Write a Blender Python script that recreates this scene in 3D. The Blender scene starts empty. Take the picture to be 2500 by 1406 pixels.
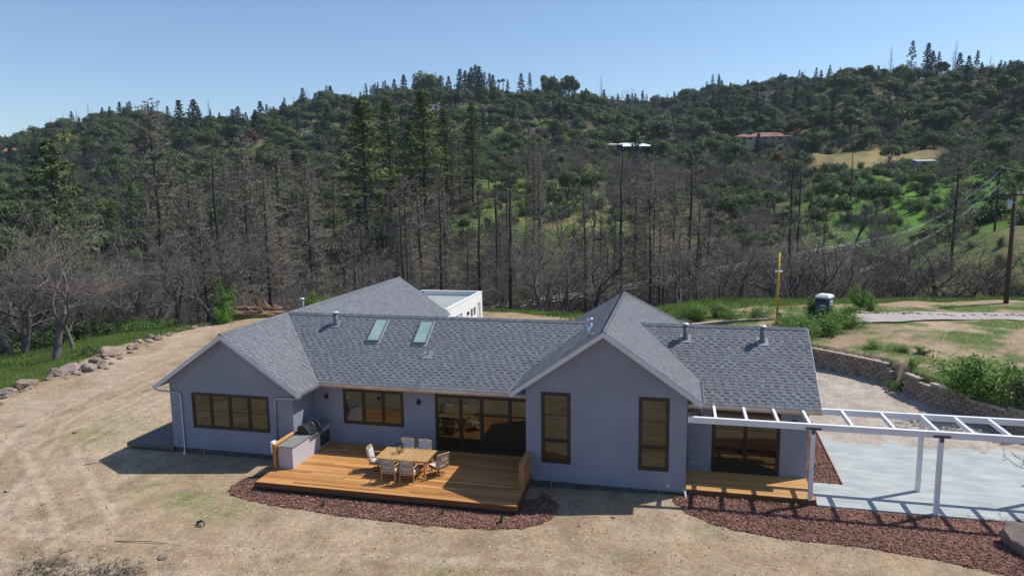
import bpy, math, random
import numpy as np
from mathutils import Vector, Matrix
random.seed(7); np.random.seed(7)
S = bpy.context.scene
COL = S.collection
R = random.Random(11)

# ---------------------------------------------------------------- camera
F, CX, CY, CZ, YAW, PIT, ROL = 1680.03, -0.4607, -26.2371, 10.725, 0.2368, 0.1395, 0.0139
EYE = np.array([CX, CY, CZ])
_fw = Vector((-math.sin(YAW)*math.cos(PIT), math.cos(YAW)*math.cos(PIT), -math.sin(PIT)))
_rt = Vector((math.cos(YAW), math.sin(YAW), 0))
_up = _rt.cross(_fw)
_r = _rt*math.cos(ROL) - _up*math.sin(ROL)
_u = _rt*math.sin(ROL) + _up*math.cos(ROL)
cam_d = bpy.data.cameras.new('camera'); cam = bpy.data.objects.new('camera', cam_d); COL.objects.link(cam)
M4 = Matrix((( _r.x, _u.x, -_fw.x, CX), (_r.y, _u.y, -_fw.y, CY), (_r.z, _u.z, -_fw.z, CZ), (0, 0, 0, 1)))
cam.matrix_world = M4
cam_d.sensor_width = 36; cam_d.lens = 36*F/2500; cam_d.clip_end = 6000; cam_d.clip_start = .1
S.camera = cam
# ---------------------------------------------------------------- light
SUN = Vector((1.78, 1.06, 2.72)).normalized()
W = bpy.data.worlds.new('World'); S.world = W; W.use_nodes = True
nt = W.node_tree
sky = nt.nodes.new('ShaderNodeTexSky'); sky.sky_type = 'NISHITA'; sky.sun_disc = False
sky.sun_elevation = math.asin(SUN.z); sky.sun_rotation = math.atan2(SUN.x, SUN.y)
sky.altitude = 200; sky.air_density = 1.0; sky.dust_density = .4; sky.ozone_density = 4.2
bg = nt.nodes['Background']; bg.inputs['Strength'].default_value = .145
nt.links.new(sky.outputs[0], bg.inputs['Color'])
sl = bpy.data.lights.new('sun', 'SUN'); sl.energy = 4.9; sl.angle = math.radians(.5); sl.color = (1, .955, .88)
so = bpy.data.objects.new('sun', sl); COL.objects.link(so)
so.rotation_euler = SUN.to_track_quat('Z', 'Y').to_euler(); so.location = (20, 10, 60)
S.view_settings.view_transform = 'Standard'; S.view_settings.look = 'None'
S.view_settings.exposure = 0; S.view_settings.gamma = 1; S.view_settings.use_curve_mapping = False
S.cycles.max_bounces = 6; S.cycles.transparent_max_bounces = 8
S.cycles.volume_bounces = 0

def ray(u, v):
    x2 = (u-1250)/F; y2 = -(v-703)/F
    r = x2*math.cos(ROL)+y2*math.sin(ROL); y = -x2*math.sin(ROL)+y2*math.cos(ROL)
    cp, sp = math.cos(PIT), math.sin(PIT)
    fw = cp+y*sp; up = y*cp-sp
    return np.array([r*math.cos(YAW)-fw*math.sin(YAW), r*math.sin(YAW)+fw*math.cos(YAW), up])
def at_z(u, v, z):
    d = ray(u, v); t = (z-CZ)/d[2]; return EYE+t*d
def at_d(u, v, D):
    d = ray(u, v); return EYE+d*(D/math.hypot(d[0], d[1]))

# ---------------------------------------------------------------- materials
def nodes(name):
    m = bpy.data.materials.new(name); m.use_nodes = True
    return m, m.node_tree, m.node_tree.nodes['Principled BSDF']
def srgb(r, g, b):
    f = lambda c: ((c/255+.055)/1.055)**2.4 if c > 10 else c/255/12.92
    return (f(r), f(g), f(b), 1)
def M(name, col, rough=.7, metal=0, c2=None, scale=2.0, rnd=0, rndcol=None, bump=0, bscale=40, stretch=None, spec=None, detail=6, lo=.35, hi=.65):
    """colour + second colour by noise, brightness by piece (face attribute 'rnd' + object random)"""
    m, t, p = nodes(name); L = t.links; N = t.nodes
    col = tuple(col)+(1,) if len(col) == 3 else col
    p.inputs['Roughness'].default_value = rough; p.inputs['Metallic'].default_value = metal
    if spec is not None: p.inputs['Specular IOR Level'].default_value = spec
    co = N.new('ShaderNodeTexCoord'); vec = co.outputs['Object']
    if stretch:
        mp = N.new('ShaderNodeMapping'); mp.inputs['Scale'].default_value = stretch
        L.new(vec, mp.inputs[0]); vec = mp.outputs[0]
    cur = None
    if c2 is not None:
        c2 = tuple(c2)+(1,) if len(c2) == 3 else c2
        n = N.new('ShaderNodeTexNoise'); n.inputs['Scale'].default_value = scale; n.inputs['Detail'].default_value = detail
        n.inputs['Roughness'].default_value = .65
        L.new(vec, n.inputs['Vector'])
        mr = N.new('ShaderNodeMapRange'); mr.inputs[1].default_value = lo; mr.inputs[2].default_value = hi
        L.new(n.outputs[0], mr.inputs[0])
        mx = N.new('ShaderNodeMix'); mx.data_type = 'RGBA'
        mx.inputs['A'].default_value = col; mx.inputs['B'].default_value = c2
        L.new(mr.outputs[0], mx.inputs['Factor']); cur = mx.outputs['Result']
    if rnd or rndcol:
        a = N.new('ShaderNodeAttribute'); a.attribute_name = 'rnd'
        o = N.new('ShaderNodeObjectInfo')
        ad = N.new('ShaderNodeMath'); ad.operation = 'ADD'; L.new(a.outputs['Fac'], ad.inputs[0]); L.new(o.outputs['Random'], ad.inputs[1])
        fr = N.new('ShaderNodeMath'); fr.operation = 'FRACT'; L.new(ad.outputs[0], fr.inputs[0])
        if rndcol:
            mx = N.new('ShaderNodeMix'); mx.data_type = 'RGBA'
            mx.inputs['A'].default_value = col
            if cur: L.new(cur, mx.inputs['A'])
            mx.inputs['B'].default_value = tuple(rndcol)+(1,) if len(rndcol) == 3 else rndcol
            L.new(fr.outputs[0], mx.inputs['Factor']); cur = mx.outputs['Result']
        if rnd:
            fr2 = N.new('ShaderNodeMath'); fr2.operation = 'FRACT'
            ml = N.new('ShaderNodeMath'); ml.operation = 'MULTIPLY'; ml.inputs[1].default_value = 7.31; L.new(fr.outputs[0], ml.inputs[0]); L.new(ml.outputs[0], fr2.inputs[0])
            mr = N.new('ShaderNodeMapRange'); mr.inputs[3].default_value = 1-rnd; mr.inputs[4].default_value = 1+rnd
            L.new(fr2.outputs[0], mr.inputs[0])
            vm = N.new('ShaderNodeVectorMath'); vm.operation = 'SCALE'
            vm.inputs[0].default_value = col[:3]
            if cur: L.new(cur, vm.inputs[0])
            L.new(mr.outputs[0], vm.inputs['Scale']); cur = vm.outputs[0]
    if cur: L.new(cur, p.inputs['Base Color'])
    else: p.inputs['Base Color'].default_value = col
    if bump:
        n = N.new('ShaderNodeTexNoise'); n.inputs['Scale'].default_value = bscale; n.inputs['Detail'].default_value = 5
        L.new(vec, n.inputs['Vector'])
        b = N.new('ShaderNodeBump'); b.inputs['Strength'].default_value = bump; b.inputs['Distance'].default_value = .02
        L.new(n.outputs[0], b.inputs['Height']); L.new(b.outputs[0], p.inputs['Normal'])
    return m

m_counterwall = M('counter_stucco', (.50, .47, .50), .9, c2=(.46, .43, .46), scale=.9, bump=.3, bscale=55)
m_stucco = M('stucco', (.27, .285, .355), .9, c2=(.225, .238, .30), scale=.45, bump=.35, bscale=55)
m_stucco_white_lit = M('stucco_white_lit', (.78, .78, .77), .85, c2=(.72, .72, .71), scale=.8, bump=.2)  # garage: lit copy of the house stucco, sunlight put into the white
m_found = M('foundation', (.10, .10, .10), .9, c2=(.06, .055, .05), scale=3)
m_trim = M('trim_paint', (.62, .62, .66), .6, c2=(.56, .56, .60), scale=3)
m_white = M('white_paint', (.80, .80, .82), .55, c2=(.72, .72, .74), scale=2.5)
m_gutter = M('gutter', (.50, .40, .30), .45, metal=.3, c2=(.62, .55, .47), scale=2)
m_galv = M('galvanized', (.55, .56, .57), .38, metal=.75, c2=(.42, .43, .45), scale=5, bump=.1)
m_vent = M('vent_paint', (.16, .19, .19), .55, c2=(.13, .16, .165), scale=6)
m_capm = M('vent_cap', (.5, .52, .53), .45, metal=.2)
m_flash = M('flashing', (.26, .27, .29), .6, metal=.2)
m_shingle = M('shingle', (.150, .160, .182), .8, c2=(.128, .136, .155), scale=.8, rnd=.13, rndcol=(.172, .18, .198), bump=.5, bscale=160)
m_underlay = M('shingle_base', (.09, .094, .105), .95, c2=(.075, .08, .09), scale=4, bump=.4)
m_bronze = M('dark_bronze', (.022, .017, .015), .4, metal=.1)
m_black = M('black_metal', (.012, .012, .013), .45, metal=.3)
def glass(name, refl, tint, col=(1, 1, 1)):
    m, t, p = nodes(name); N = t.nodes; L = t.links
    g = N.new('ShaderNodeBsdfGlossy'); g.inputs['Roughness'].default_value = .015; g.inputs['Color'].default_value = col+(1,)
    tr = N.new('ShaderNodeBsdfTransparent'); tr.inputs['Color'].default_value = tint+(1,)
    mx = N.new('ShaderNodeMixShader'); 
    fr = N.new('ShaderNodeFresnel'); fr.inputs['IOR'].default_value = 1.5
    ad = N.new('ShaderNodeMath'); ad.operation = 'ADD'; ad.inputs[1].default_value = refl
    n = N.new('ShaderNodeTexNoise'); n.inputs['Scale'].default_value = .8
    b = N.new('ShaderNodeBump'); b.inputs['Strength'].default_value = .04; L.new(n.outputs[0], b.inputs['Height']); L.new(b.outputs[0], g.inputs['Normal'])
    L.new(fr.outputs[0], ad.inputs[0]); L.new(ad.outputs[0], mx.inputs[0]); L.new(tr.outputs[0], mx.inputs[1]); L.new(g.outputs[0], mx.inputs[2])
    L.new(mx.outputs[0], N['Material Output'].inputs['Surface'])
    return m
m_glass = glass('window_glass', .06, (.36, .38, .34), (.95, .97, .80))
m_sky_glass = M('skylight_glass', (.27, .40, .36), .06, c2=(.33, .47, .42), scale=1.1, spec=.5)
m_deck = M('deck_wood', (.49, .215, .058), .55, c2=(.29, .11, .028), scale=1.2, rnd=.22, rndcol=(.56, .29, .10), stretch=(1.2, 14, 14), bump=.2, bscale=9, lo=.3, hi=.75)
m_deck2 = M('deck_wood_pale', (.50, .27, .09), .55, c2=(.34, .16, .05), scale=1.2, rnd=.2, rndcol=(.56, .34, .13), stretch=(1.2, 14, 14), bump=.2, bscale=9)
m_deck3 = M('deck_wood_grey', (.19, .15, .125), .7, c2=(.13, .10, .085), scale=1.5, rnd=.2, stretch=(14, 1.2, 14), bump=.2, bscale=9)
m_fascia_shaded = M('fascia_wood_shaded', (.17, .062, .02), .6, c2=(.11, .04, .014), scale=1.5, stretch=(1.2, 14, 14))  # darker copy of the deck wood: the front face's shade is in the colour
m_cedar = M('cedar', (.50, .24, .085), .55, c2=(.33, .13, .045), scale=1.5, rnd=.15, stretch=(12, 2, 12), bump=.15, bscale=9)
m_teak = M('teak', (.52, .33, .15), .5, c2=(.42, .25, .10), scale=3, rnd=.14, stretch=(4, 4, 4), bump=.05)
m_cush = M('cushion', (.60, .56, .55), .95, c2=(.54, .50, .49), scale=9, bump=.3, bscale=60)
m_counter = M('counter_stone', (.26, .27, .26), .4, c2=(.20, .21, .205), scale=6)
m_steel = M('stainless', (.62, .62, .63), .25, metal=1)
m_hood = M('grill_hood', (.03, .032, .034), .3, metal=.4, c2=(.045, .045, .048), scale=8)
m_blue = M('blue_steel', (.03, .05, .10), .25, metal=.6)
m_concrete = M('slab_concrete', (.26, .298, .30), .8, c2=(.47, .48, .46), scale=.75, bump=.3, bscale=12, lo=.30, hi=.72, detail=15, stretch=(1, 2.4, 1))
m_cap = M('block_cap', (.44, .37, .30), .9, c2=(.33, .27, .22), scale=6, rnd=.12, bump=.5, bscale=20)
m_block = M('split_block', (.33, .255, .20), .95, c2=(.24, .185, .15), scale=5, rnd=.22, bump=.9, bscale=26)
m_rock = M('rock', (.34, .255, .195), .92, c2=(.19, .13, .10), scale=1.8, rnd=.25, rndcol=(.28, .22, .19), bump=.9, bscale=7, detail=10)
m_clod = M('dark_clod', (.16, .105, .07), .95, c2=(.10, .065, .045), scale=5, rnd=.4)
m_stone = M('field_stone', (.48, .39, .30), .92, c2=(.32, .24, .18), scale=4, rnd=.35, bump=.5, bscale=20)
m_mulch = M('red_mulch', (.13, .044, .030), .9, c2=(.075, .028, .02), scale=8, rnd=.6, rndcol=(.30, .155, .115), bump=.6, bscale=50)
m_asphalt = M('asphalt', (.40, .36, .33), .9, c2=(.34, .30, .27), scale=2, bump=.3, bscale=60)
m_bark = M('charred_bark', (.028, .023, .022), .95, c2=(.06, .05, .047), scale=3.5, bump=.6, bscale=9)
m_barkgrey = M('grey_bark', (.19, .165, .15), .95, c2=(.07, .058, .053), scale=2.5, bump=.7, bscale=8)
m_twig = M('bare_twigs', (.10, .084, .078), .95, rnd=.4, rndcol=(.18, .155, .145))
m_twiggrey = M('grey_twigs', (.17, .145, .11), .95, rnd=.4, rndcol=(.26, .23, .18))
m_log = M('felled_wood', (.36, .24, .15), .9, c2=(.16, .09, .06), scale=2.5, bump=.5, bscale=8)
m_pole = M('creosote_pole', (.075, .045, .034), .9, c2=(.05, .03, .024), scale=3)
m_yellow = M('yellow_cover', (.62, .40, .03), .5, c2=(.45, .28, .02), scale=4)
m_wire = M('wire', (.62, .63, .62), .4, metal=.3)
m_plasticblue = M('toilet_blue', (.035, .05, .10), .5, c2=(.03, .04, .08), scale=4)
m_redroof = M('clay_tile_roof', (.26, .13, .10), .9, c2=(.20, .10, .08), scale=3, rnd=.2)
m_housebeige = M('beige_wall', (.42, .35, .29), .9)
m_housedark = M('dark_timber', (.035, .028, .028), .9)
m_roofwhite_glare = M('white_metal_roof_glare', (.78, .82, .84), .6)  # sun reflected off the metal is put into this matte white
m_floorin = M('interior_floor', (.10, .06, .035), .5)
m_wallin = M('interior_wall', (.25, .23, .19), .9)
def foliage(name, dark, light, alt, trans=.25, rough=.65):
    m, t, p = nodes(name); N = t.nodes; L = t.links
    a = N.new('ShaderNodeAttribute'); a.attribute_name = 'rnd'; o = N.new('ShaderNodeObjectInfo')
    m1 = N.new('ShaderNodeMix'); m1.data_type = 'RGBA'; m1.inputs['A'].default_value = dark+(1,); m1.inputs['B'].default_value = light+(1,)
    L.new(a.outputs['Fac'], m1.inputs['Factor'])
    m2 = N.new('ShaderNodeMix'); m2.data_type = 'RGBA'; m2.inputs['B'].default_value = alt+(1,)
    pw = N.new('ShaderNodeMath'); pw.operation = 'POWER'; pw.inputs[1].default_value = 1.6; L.new(o.outputs['Random'], pw.inputs[0])
    ml = N.new('ShaderNodeMath'); ml.operation = 'MULTIPLY'; ml.inputs[1].default_value = .75; L.new(pw.outputs[0], ml.inputs[0])
    L.new(ml.outputs[0], m2.inputs['Factor']); L.new(m1.outputs['Result'], m2.inputs['A'])
    L.new(m2.outputs['Result'], p.inputs['Base Color']); p.inputs['Roughness'].default_value = rough
    p.inputs['Specular IOR Level'].default_value = .3
    tl = N.new('ShaderNodeBsdfTranslucent'); L.new(m2.outputs['Result'], tl.inputs['Color'])
    mx = N.new('ShaderNodeMixShader'); mx.inputs[0].default_value = trans
    L.new(p.outputs[0], mx.inputs[1]); L.new(tl.outputs[0], mx.inputs[2]); L.new(mx.outputs[0], N['Material Output'].inputs['Surface'])
    return m
m_oakleaf = foliage('oak_leaves', (.045, .07, .026), (.17, .22, .075), (.10, .125, .055), .36)
m_needle = foliage('needles', (.07, .095, .025), (.25, .29, .075), (.10, .14, .06), .35)
m_needle_far = foliage('needles_far', (.028, .045, .032), (.075, .10, .06), (.05, .075, .06), .2)
m_shrub = foliage('shrub_leaves', (.06, .10, .03), (.17, .245, .065), (.13, .17, .07), .35)
m_weed = foliage('weed_leaves', (.075, .155, .025), (.20, .36, .06), (.16, .24, .08), .4)
m_grass = foliage('grass_blades', (.11, .20, .035), (.27, .42, .09), (.2, .22, .08), .4)
m_mustard = foliage('mustard_leaves', (.12, .13, .02), (.40, .36, .03), (.3, .3, .05), .3)
m_rust = foliage('rust_leaves', (.10, .045, .022), (.22, .10, .05), (.14, .08, .05), .2)

# ---------------------------------------------------------------- mesh helpers
class MB:
    def __init__(s): s.v = []; s.f = []; s.m = []; s.r = []
    def add(s, vs, fs, mi=0, rnd=None):
        b = len(s.v); s.v += [tuple(x) for x in vs]
        q = R.random() if rnd is None else rnd
        for f in fs: s.f.append(tuple(b+i for i in f)); s.m.append(mi); s.r.append(q)
    def box(s, x0, x1, y0, y1, z0, z1, mi=0, T=None, rnd=None):
        vs = [(x, y, z) for z in (z0, z1) for y in (y0, y1) for x in (x0, x1)]
        if T is not None: vs = [tuple(T @ Vector(v)) for v in vs]
        s.add(vs, [(0, 2, 3, 1), (4, 5, 7, 6), (0, 1, 5, 4), (2, 6, 7, 3), (0, 4, 6, 2), (1, 3, 7, 5)], mi, rnd)
    def beam(s, a, b, w, h, up=(0, 0, 1), mi=0, w2=None, h2=None):
        a = Vector(a); b = Vector(b); d = (b-a).normalized(); up = Vector(up)
        x = d.cross(up); 
        if x.length < 1e-4: x = d.cross(Vector((0, 1, 0)))
        x.normalize(); y = x.cross(d)
        w2 = w if w2 is None else w2; h2 = h if h2 is None else h2
        vs = [a-x*w/2-y*h/2, a+x*w/2-y*h/2, a+x*w/2+y*h/2, a-x*w/2+y*h/2, b-x*w2/2-y*h2/2, b+x*w2/2-y*h2/2, b+x*w2/2+y*h2/2, b-x*w2/2+y*h2/2]
        s.add(vs, [(3, 2, 1, 0), (4, 5, 6, 7), (0, 1, 5, 4), (1, 2, 6, 5), (2, 3, 7, 6), (3, 0, 4, 7)], mi)
    def tube(s, pts, rad, n=6, mi=0, cap=True, rnd=None):
        pts = [Vector(p) for p in pts]; k = len(pts)
        if not hasattr(rad, '__len__'): rad = [rad]*k
        d0 = (pts[1]-pts[0]).normalized()
        x = d0.cross(Vector((0, 0, 1)) if abs(d0.z) < .95 else Vector((0, 1, 0))).normalized()
        vs = []; fs = []
        for i in range(k):
            d = (pts[min(i+1, k-1)]-pts[max(i-1, 0)])
            if d.length < 1e-9: d = d0
            d.normalize()
            x = (x-d*x.dot(d)); x = x.normalized() if x.length > 1e-6 else d.orthogonal().normalized()
            y = d.cross(x)
            for j in range(n):
                a = 2*math.pi*j/n; vs.append(pts[i]+(x*math.cos(a)+y*math.sin(a))*rad[i])
        for i in range(k-1):
            for j in range(n):
                j2 = (j+1) % n; fs.append((i*n+j, i*n+j2, (i+1)*n+j2, (i+1)*n+j))
        if cap: fs.append(tuple(range(n))[::-1]); fs.append(tuple((k-1)*n+j for j in range(n)))
        s.add(vs, fs, mi, rnd)
    def lathe(s, prof, n=14, c=(0, 0, 0), mi=0, rnd=None):
        vs = []; fs = []; k = len(prof)
        for r, z in prof:
            for j in range(n):
                a = 2*math.pi*j/n; vs.append((c[0]+r*math.cos(a), c[1]+r*math.sin(a), c[2]+z))
        for i in range(k-1):
            for j in range(n): j2 = (j+1) % n; fs.append((i*n+j, i*n+j2, (i+1)*n+j2, (i+1)*n+j))
        fs.append(tuple(range(n))[::-1]); fs.append(tuple((k-1)*n+j for j in range(n)))
        s.add(vs, fs, mi, rnd)
    def mesh(s, name, mats):
        return mk_mesh(name, s.v, s.f, mats, s.m, s.r)
    def build(s, name, mats, parent=None, loc=None, smooth=False):
        me = s.mesh(name, mats if isinstance(mats, (list, tuple)) else [mats])
        if smooth:
            for p in me.polygons: p.use_smooth = True
        return obj(name, me, parent, loc)
def mk_mesh(name, v, f, mats, mi=None, rnd=None):
    me = bpy.data.meshes.new(name); me.from_pydata(v, [], f)
    for m in mats: me.materials.append(m)
    if mi is not None and len(mats) > 1: me.polygons.foreach_set('material_index', np.array(mi, dtype=np.int32))
    if rnd is not None:
        a = me.attributes.new('rnd', 'FLOAT', 'FACE'); a.data.foreach_set('value', np.array(rnd, dtype=np.float32))
    return me
def obj(name, me, parent=None, loc=None, rot=None, scale=None):
    o = bpy.data.objects.new(name, me); COL.objects.link(o)
    if parent is not None: o.parent = parent
    if loc is not None: o.location = loc
    if rot is not None: o.rotation_euler = rot
    if scale is not None: o.scale = scale
    return o
def tag(o, label, cat, group=None):
    if label: o['label'] = label
    o['category'] = cat
    if group: o['group'] = group
    return o
def thing(name, label, cat, loc=(0, 0, 0), rz=0, group=None):
    o = obj(name, None, None, loc, (0, 0, rz)); return tag(o, label, cat, group)
def struct(o): o['kind'] = 'structure'; return o
def stuff(o, label=None, cat=None):
    o['kind'] = 'stuff'
    if label: o['label'] = label; o['category'] = cat
    return o
def sstep(x, a, b):
    t = np.clip((x-a)/(b-a), 0, 1); return t*t*(3-2*t)
def fbm(x, y, sc, oct=4, seed=0):
    """cheap smooth noise from sines, -1..1"""
    r = np.random.RandomState(seed); s = 0; A = 1; T = 0
    for o in range(oct):
        k = 5; q = 0
        for i in range(k):
            a = r.uniform(0, 6.283); ph = r.uniform(0, 6.283); w = r.uniform(.7, 1.5)
            q = q+np.sin((x*math.cos(a)+y*math.sin(a))*w*(2**o)/sc*6.283+ph+1.3*np.sin((x*math.sin(a)-y*math.cos(a))*(2**o)/sc*4+ph*2))
        s = s+A*q/k*1.6; T += A; A *= .55
    return s/T
# ================================================================ terrain
US = [-900, 0, 300, 600, 800, 1000, 1200, 1400, 1570, 1750, 1900, 2100, 2300, 2500, 3600]
EDGE = [48, 49, 60, 67, 67, 66, 64, 60, 56, 55.5, 57.5, 61, 65, 69, 70]
DK = [60, 75, 90, 110, 140, 180, 240, 320, 420, 520, 620, 1000, 2500]
TB = [
 [-1.0, -2.6, -7, -13, -15, -9, 2, 14, 28, 46, 54, 56, 40],
 [-1.0, -2.6, -7, -13, -15, -9, 2, 15, 30, 50, 58, 58, 40],
 [-.4, -1.6, -7, -14, -13, -5, 8, 28, 56, 69, 67, 45, 40],
 [-.4, -6, -13, -16, -8, 2, 14, 32, 53, 58, 54, 45, 40],
 [-.4, -6, -12, -12, -4, 6, 18, 38, 64, 71, 70, 50, 40],
 [-.4, -5, -9, -6, 3, 10, 18, 42, 71, 78, 76, 50, 40],
 [-.4, -5, -8, -2, 6, 13, 18, 40, 73, 80, 78, 50, 40],
 [-.4, -5, -6, 1, 8, 15, 19, 38, 69, 76, 76, 60, 40],
 [-.4, -6, -8, -4, 2, 8, 18, 34, 52, 74, 90, 70, 40],
 [1.2, -6, -8, -5, 0, 7, 17, 33, 56, 86, 98, 80, 40],
 [1.3, -5, -7, -4, 1, 8, 16, 34, 62, 88, 99, 80, 40],
 [1.4, -5, -7, -4, 2, 9, 16, 37, 80, 84, 80, 70, 40],
 [1.4, -3, -3, 0, 5, 11, 17, 40, 82, 84, 80, 70, 40],
 [1.2, -1, -1, 4, 8, 14, 22, 48, 82, 86, 82, 70, 40],
 [1.2, -1, 0, 5, 9, 15, 24, 50, 84, 88, 84, 70, 40]]
TB = np.array(TB, float); US = np.array(US, float); EDGE = np.array(EDGE, float); DK = np.array(DK, float)
def az_u(x, y):
    dx = x-CX; dy = y-CY
    fw = -dx*math.sin(YAW)+dy*math.cos(YAW); r = dx*math.cos(YAW)+dy*math.sin(YAW)
    ph = np.arctan2(r, fw); ph = np.clip(ph, -.95, .95)
    return 1250+1700*np.tan(ph), np.hypot(dx, dy)
def cosinterp(u, xs, ys):
    i = np.clip(np.searchsorted(xs, u)-1, 0, len(xs)-2)
    t = np.clip((u-xs[i])/(xs[i+1]-xs[i]), 0, 1); t = t*t*(3-2*t)*.5+t*.5
    return ys[i]*(1-t)+ys[i+1]*t
WALLA = [(-4, 30), (0.5, 22.3), (3.0, 21.2), (5.4, 19.3), (7.76, 17.3), (9.3, 15.9), (10.5, 14.7), (11.0, 13.9), (11.35, 13.45)]
WALLB = [(11.05, 12.5), (11.2, 12.1), (11.5, 11.1), (12.05, 9.8), (13.05, 8.1), (14.0, 6.5), (15.2, 4.8), (18, 1.5), (60, -40)]
WL = np.array(WALLA+WALLB, float)
def wall_sd(x, y):
    """signed distance to the retaining wall line, positive on the terrace side"""
    best = np.full(np.shape(x), 1e9); sg = np.ones(np.shape(x))
    for i in range(len(WL)-1):
        ax, ay = WL[i]; bx, by = WL[i+1]; dx, dy = bx-ax, by-ay; l2 = dx*dx+dy*dy
        t = np.clip(((x-ax)*dx+(y-ay)*dy)/l2, 0, 1)
        px = x-ax-t*dx; py = y-ay-t*dy; d = np.hypot(px, py)
        side = np.sign(dx*(y-ay)-dy*(x-ax)+1e-12)
        m = d < best; best = np.where(m, d, best); sg = np.where(m, side, sg)
    return best*sg
def H(x, y):
    x = np.asarray(x, float); y = np.asarray(y, float)
    u, D = az_u(x, y)
    base = -.35+.13*sstep(x, -5, 1)
    base = base+.05*sstep(x, 4.2, 4.8)*sstep(y, -2.2, -1.8)
    base = base + sstep(x, 4.6, 6)*sstep(y, 2.2, 8.5)*(.12+.11*fbm(x, y, 3.2, 4, 3))
    base = base+.035*fbm(x, y, 7, 3, 5)*(1-sstep(x, -4, 0)*sstep(-y, -30, 6))
    sd = wall_sd(x, y)
    ter = 1.24+.12*fbm(x, y, 9, 3, 8)*sstep(sd, .3, 3)+.25*sstep(sd, 3, 9)
    wd = 5*sstep(-x, -2.2, .5); base = base+(ter-base)*sstep(sd, .08, .42+wd)
    E = cosinterp(u, US, EDGE)
    far = np.zeros_like(u)
    i = np.clip(np.searchsorted(US, u)-1, 0, len(US)-2)
    t = np.clip((u-US[i])/(US[i+1]-US[i]), 0, 1); t = t*t*(3-2*t)*.5+t*.5
    j = np.clip(np.searchsorted(DK, D)-1, 0, len(DK)-2); s = np.clip((D-DK[j])/(DK[j+1]-DK[j]), 0, 1); s2 = s*s*(3-2*s)*.4+s*.6
    z = (TB[i, j]*(1-t)+TB[i+1, j]*t)*(1-s2)+(TB[i, j+1]*(1-t)+TB[i+1, j+1]*t)*s2
    amp = sstep(D, 70, 300)
    ph = np.arctan((u-1250)/1700); z = z-(5+4*sstep(u, 900, 1100)*sstep(-u, -1500, -1350)+4*sstep(u, 1400, 1570)*sstep(-u, -1950, -1750)+6*sstep(u, 2050, 2200))*sstep(D, 330, 430)
    z = CZ+(z-CZ)*(1+(np.cos(ph)-1)*sstep(D, 80, 170))
    z = z+fbm(x, y, 60, 4, 21)*(1.2+3.2*amp)*sstep(D, 66, 110)
    k = sstep(D-E, -2, 9)
    return base*(1-k)+z*k
def Hs(x, y): return float(H(np.array([x]), np.array([y]))[0])

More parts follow.
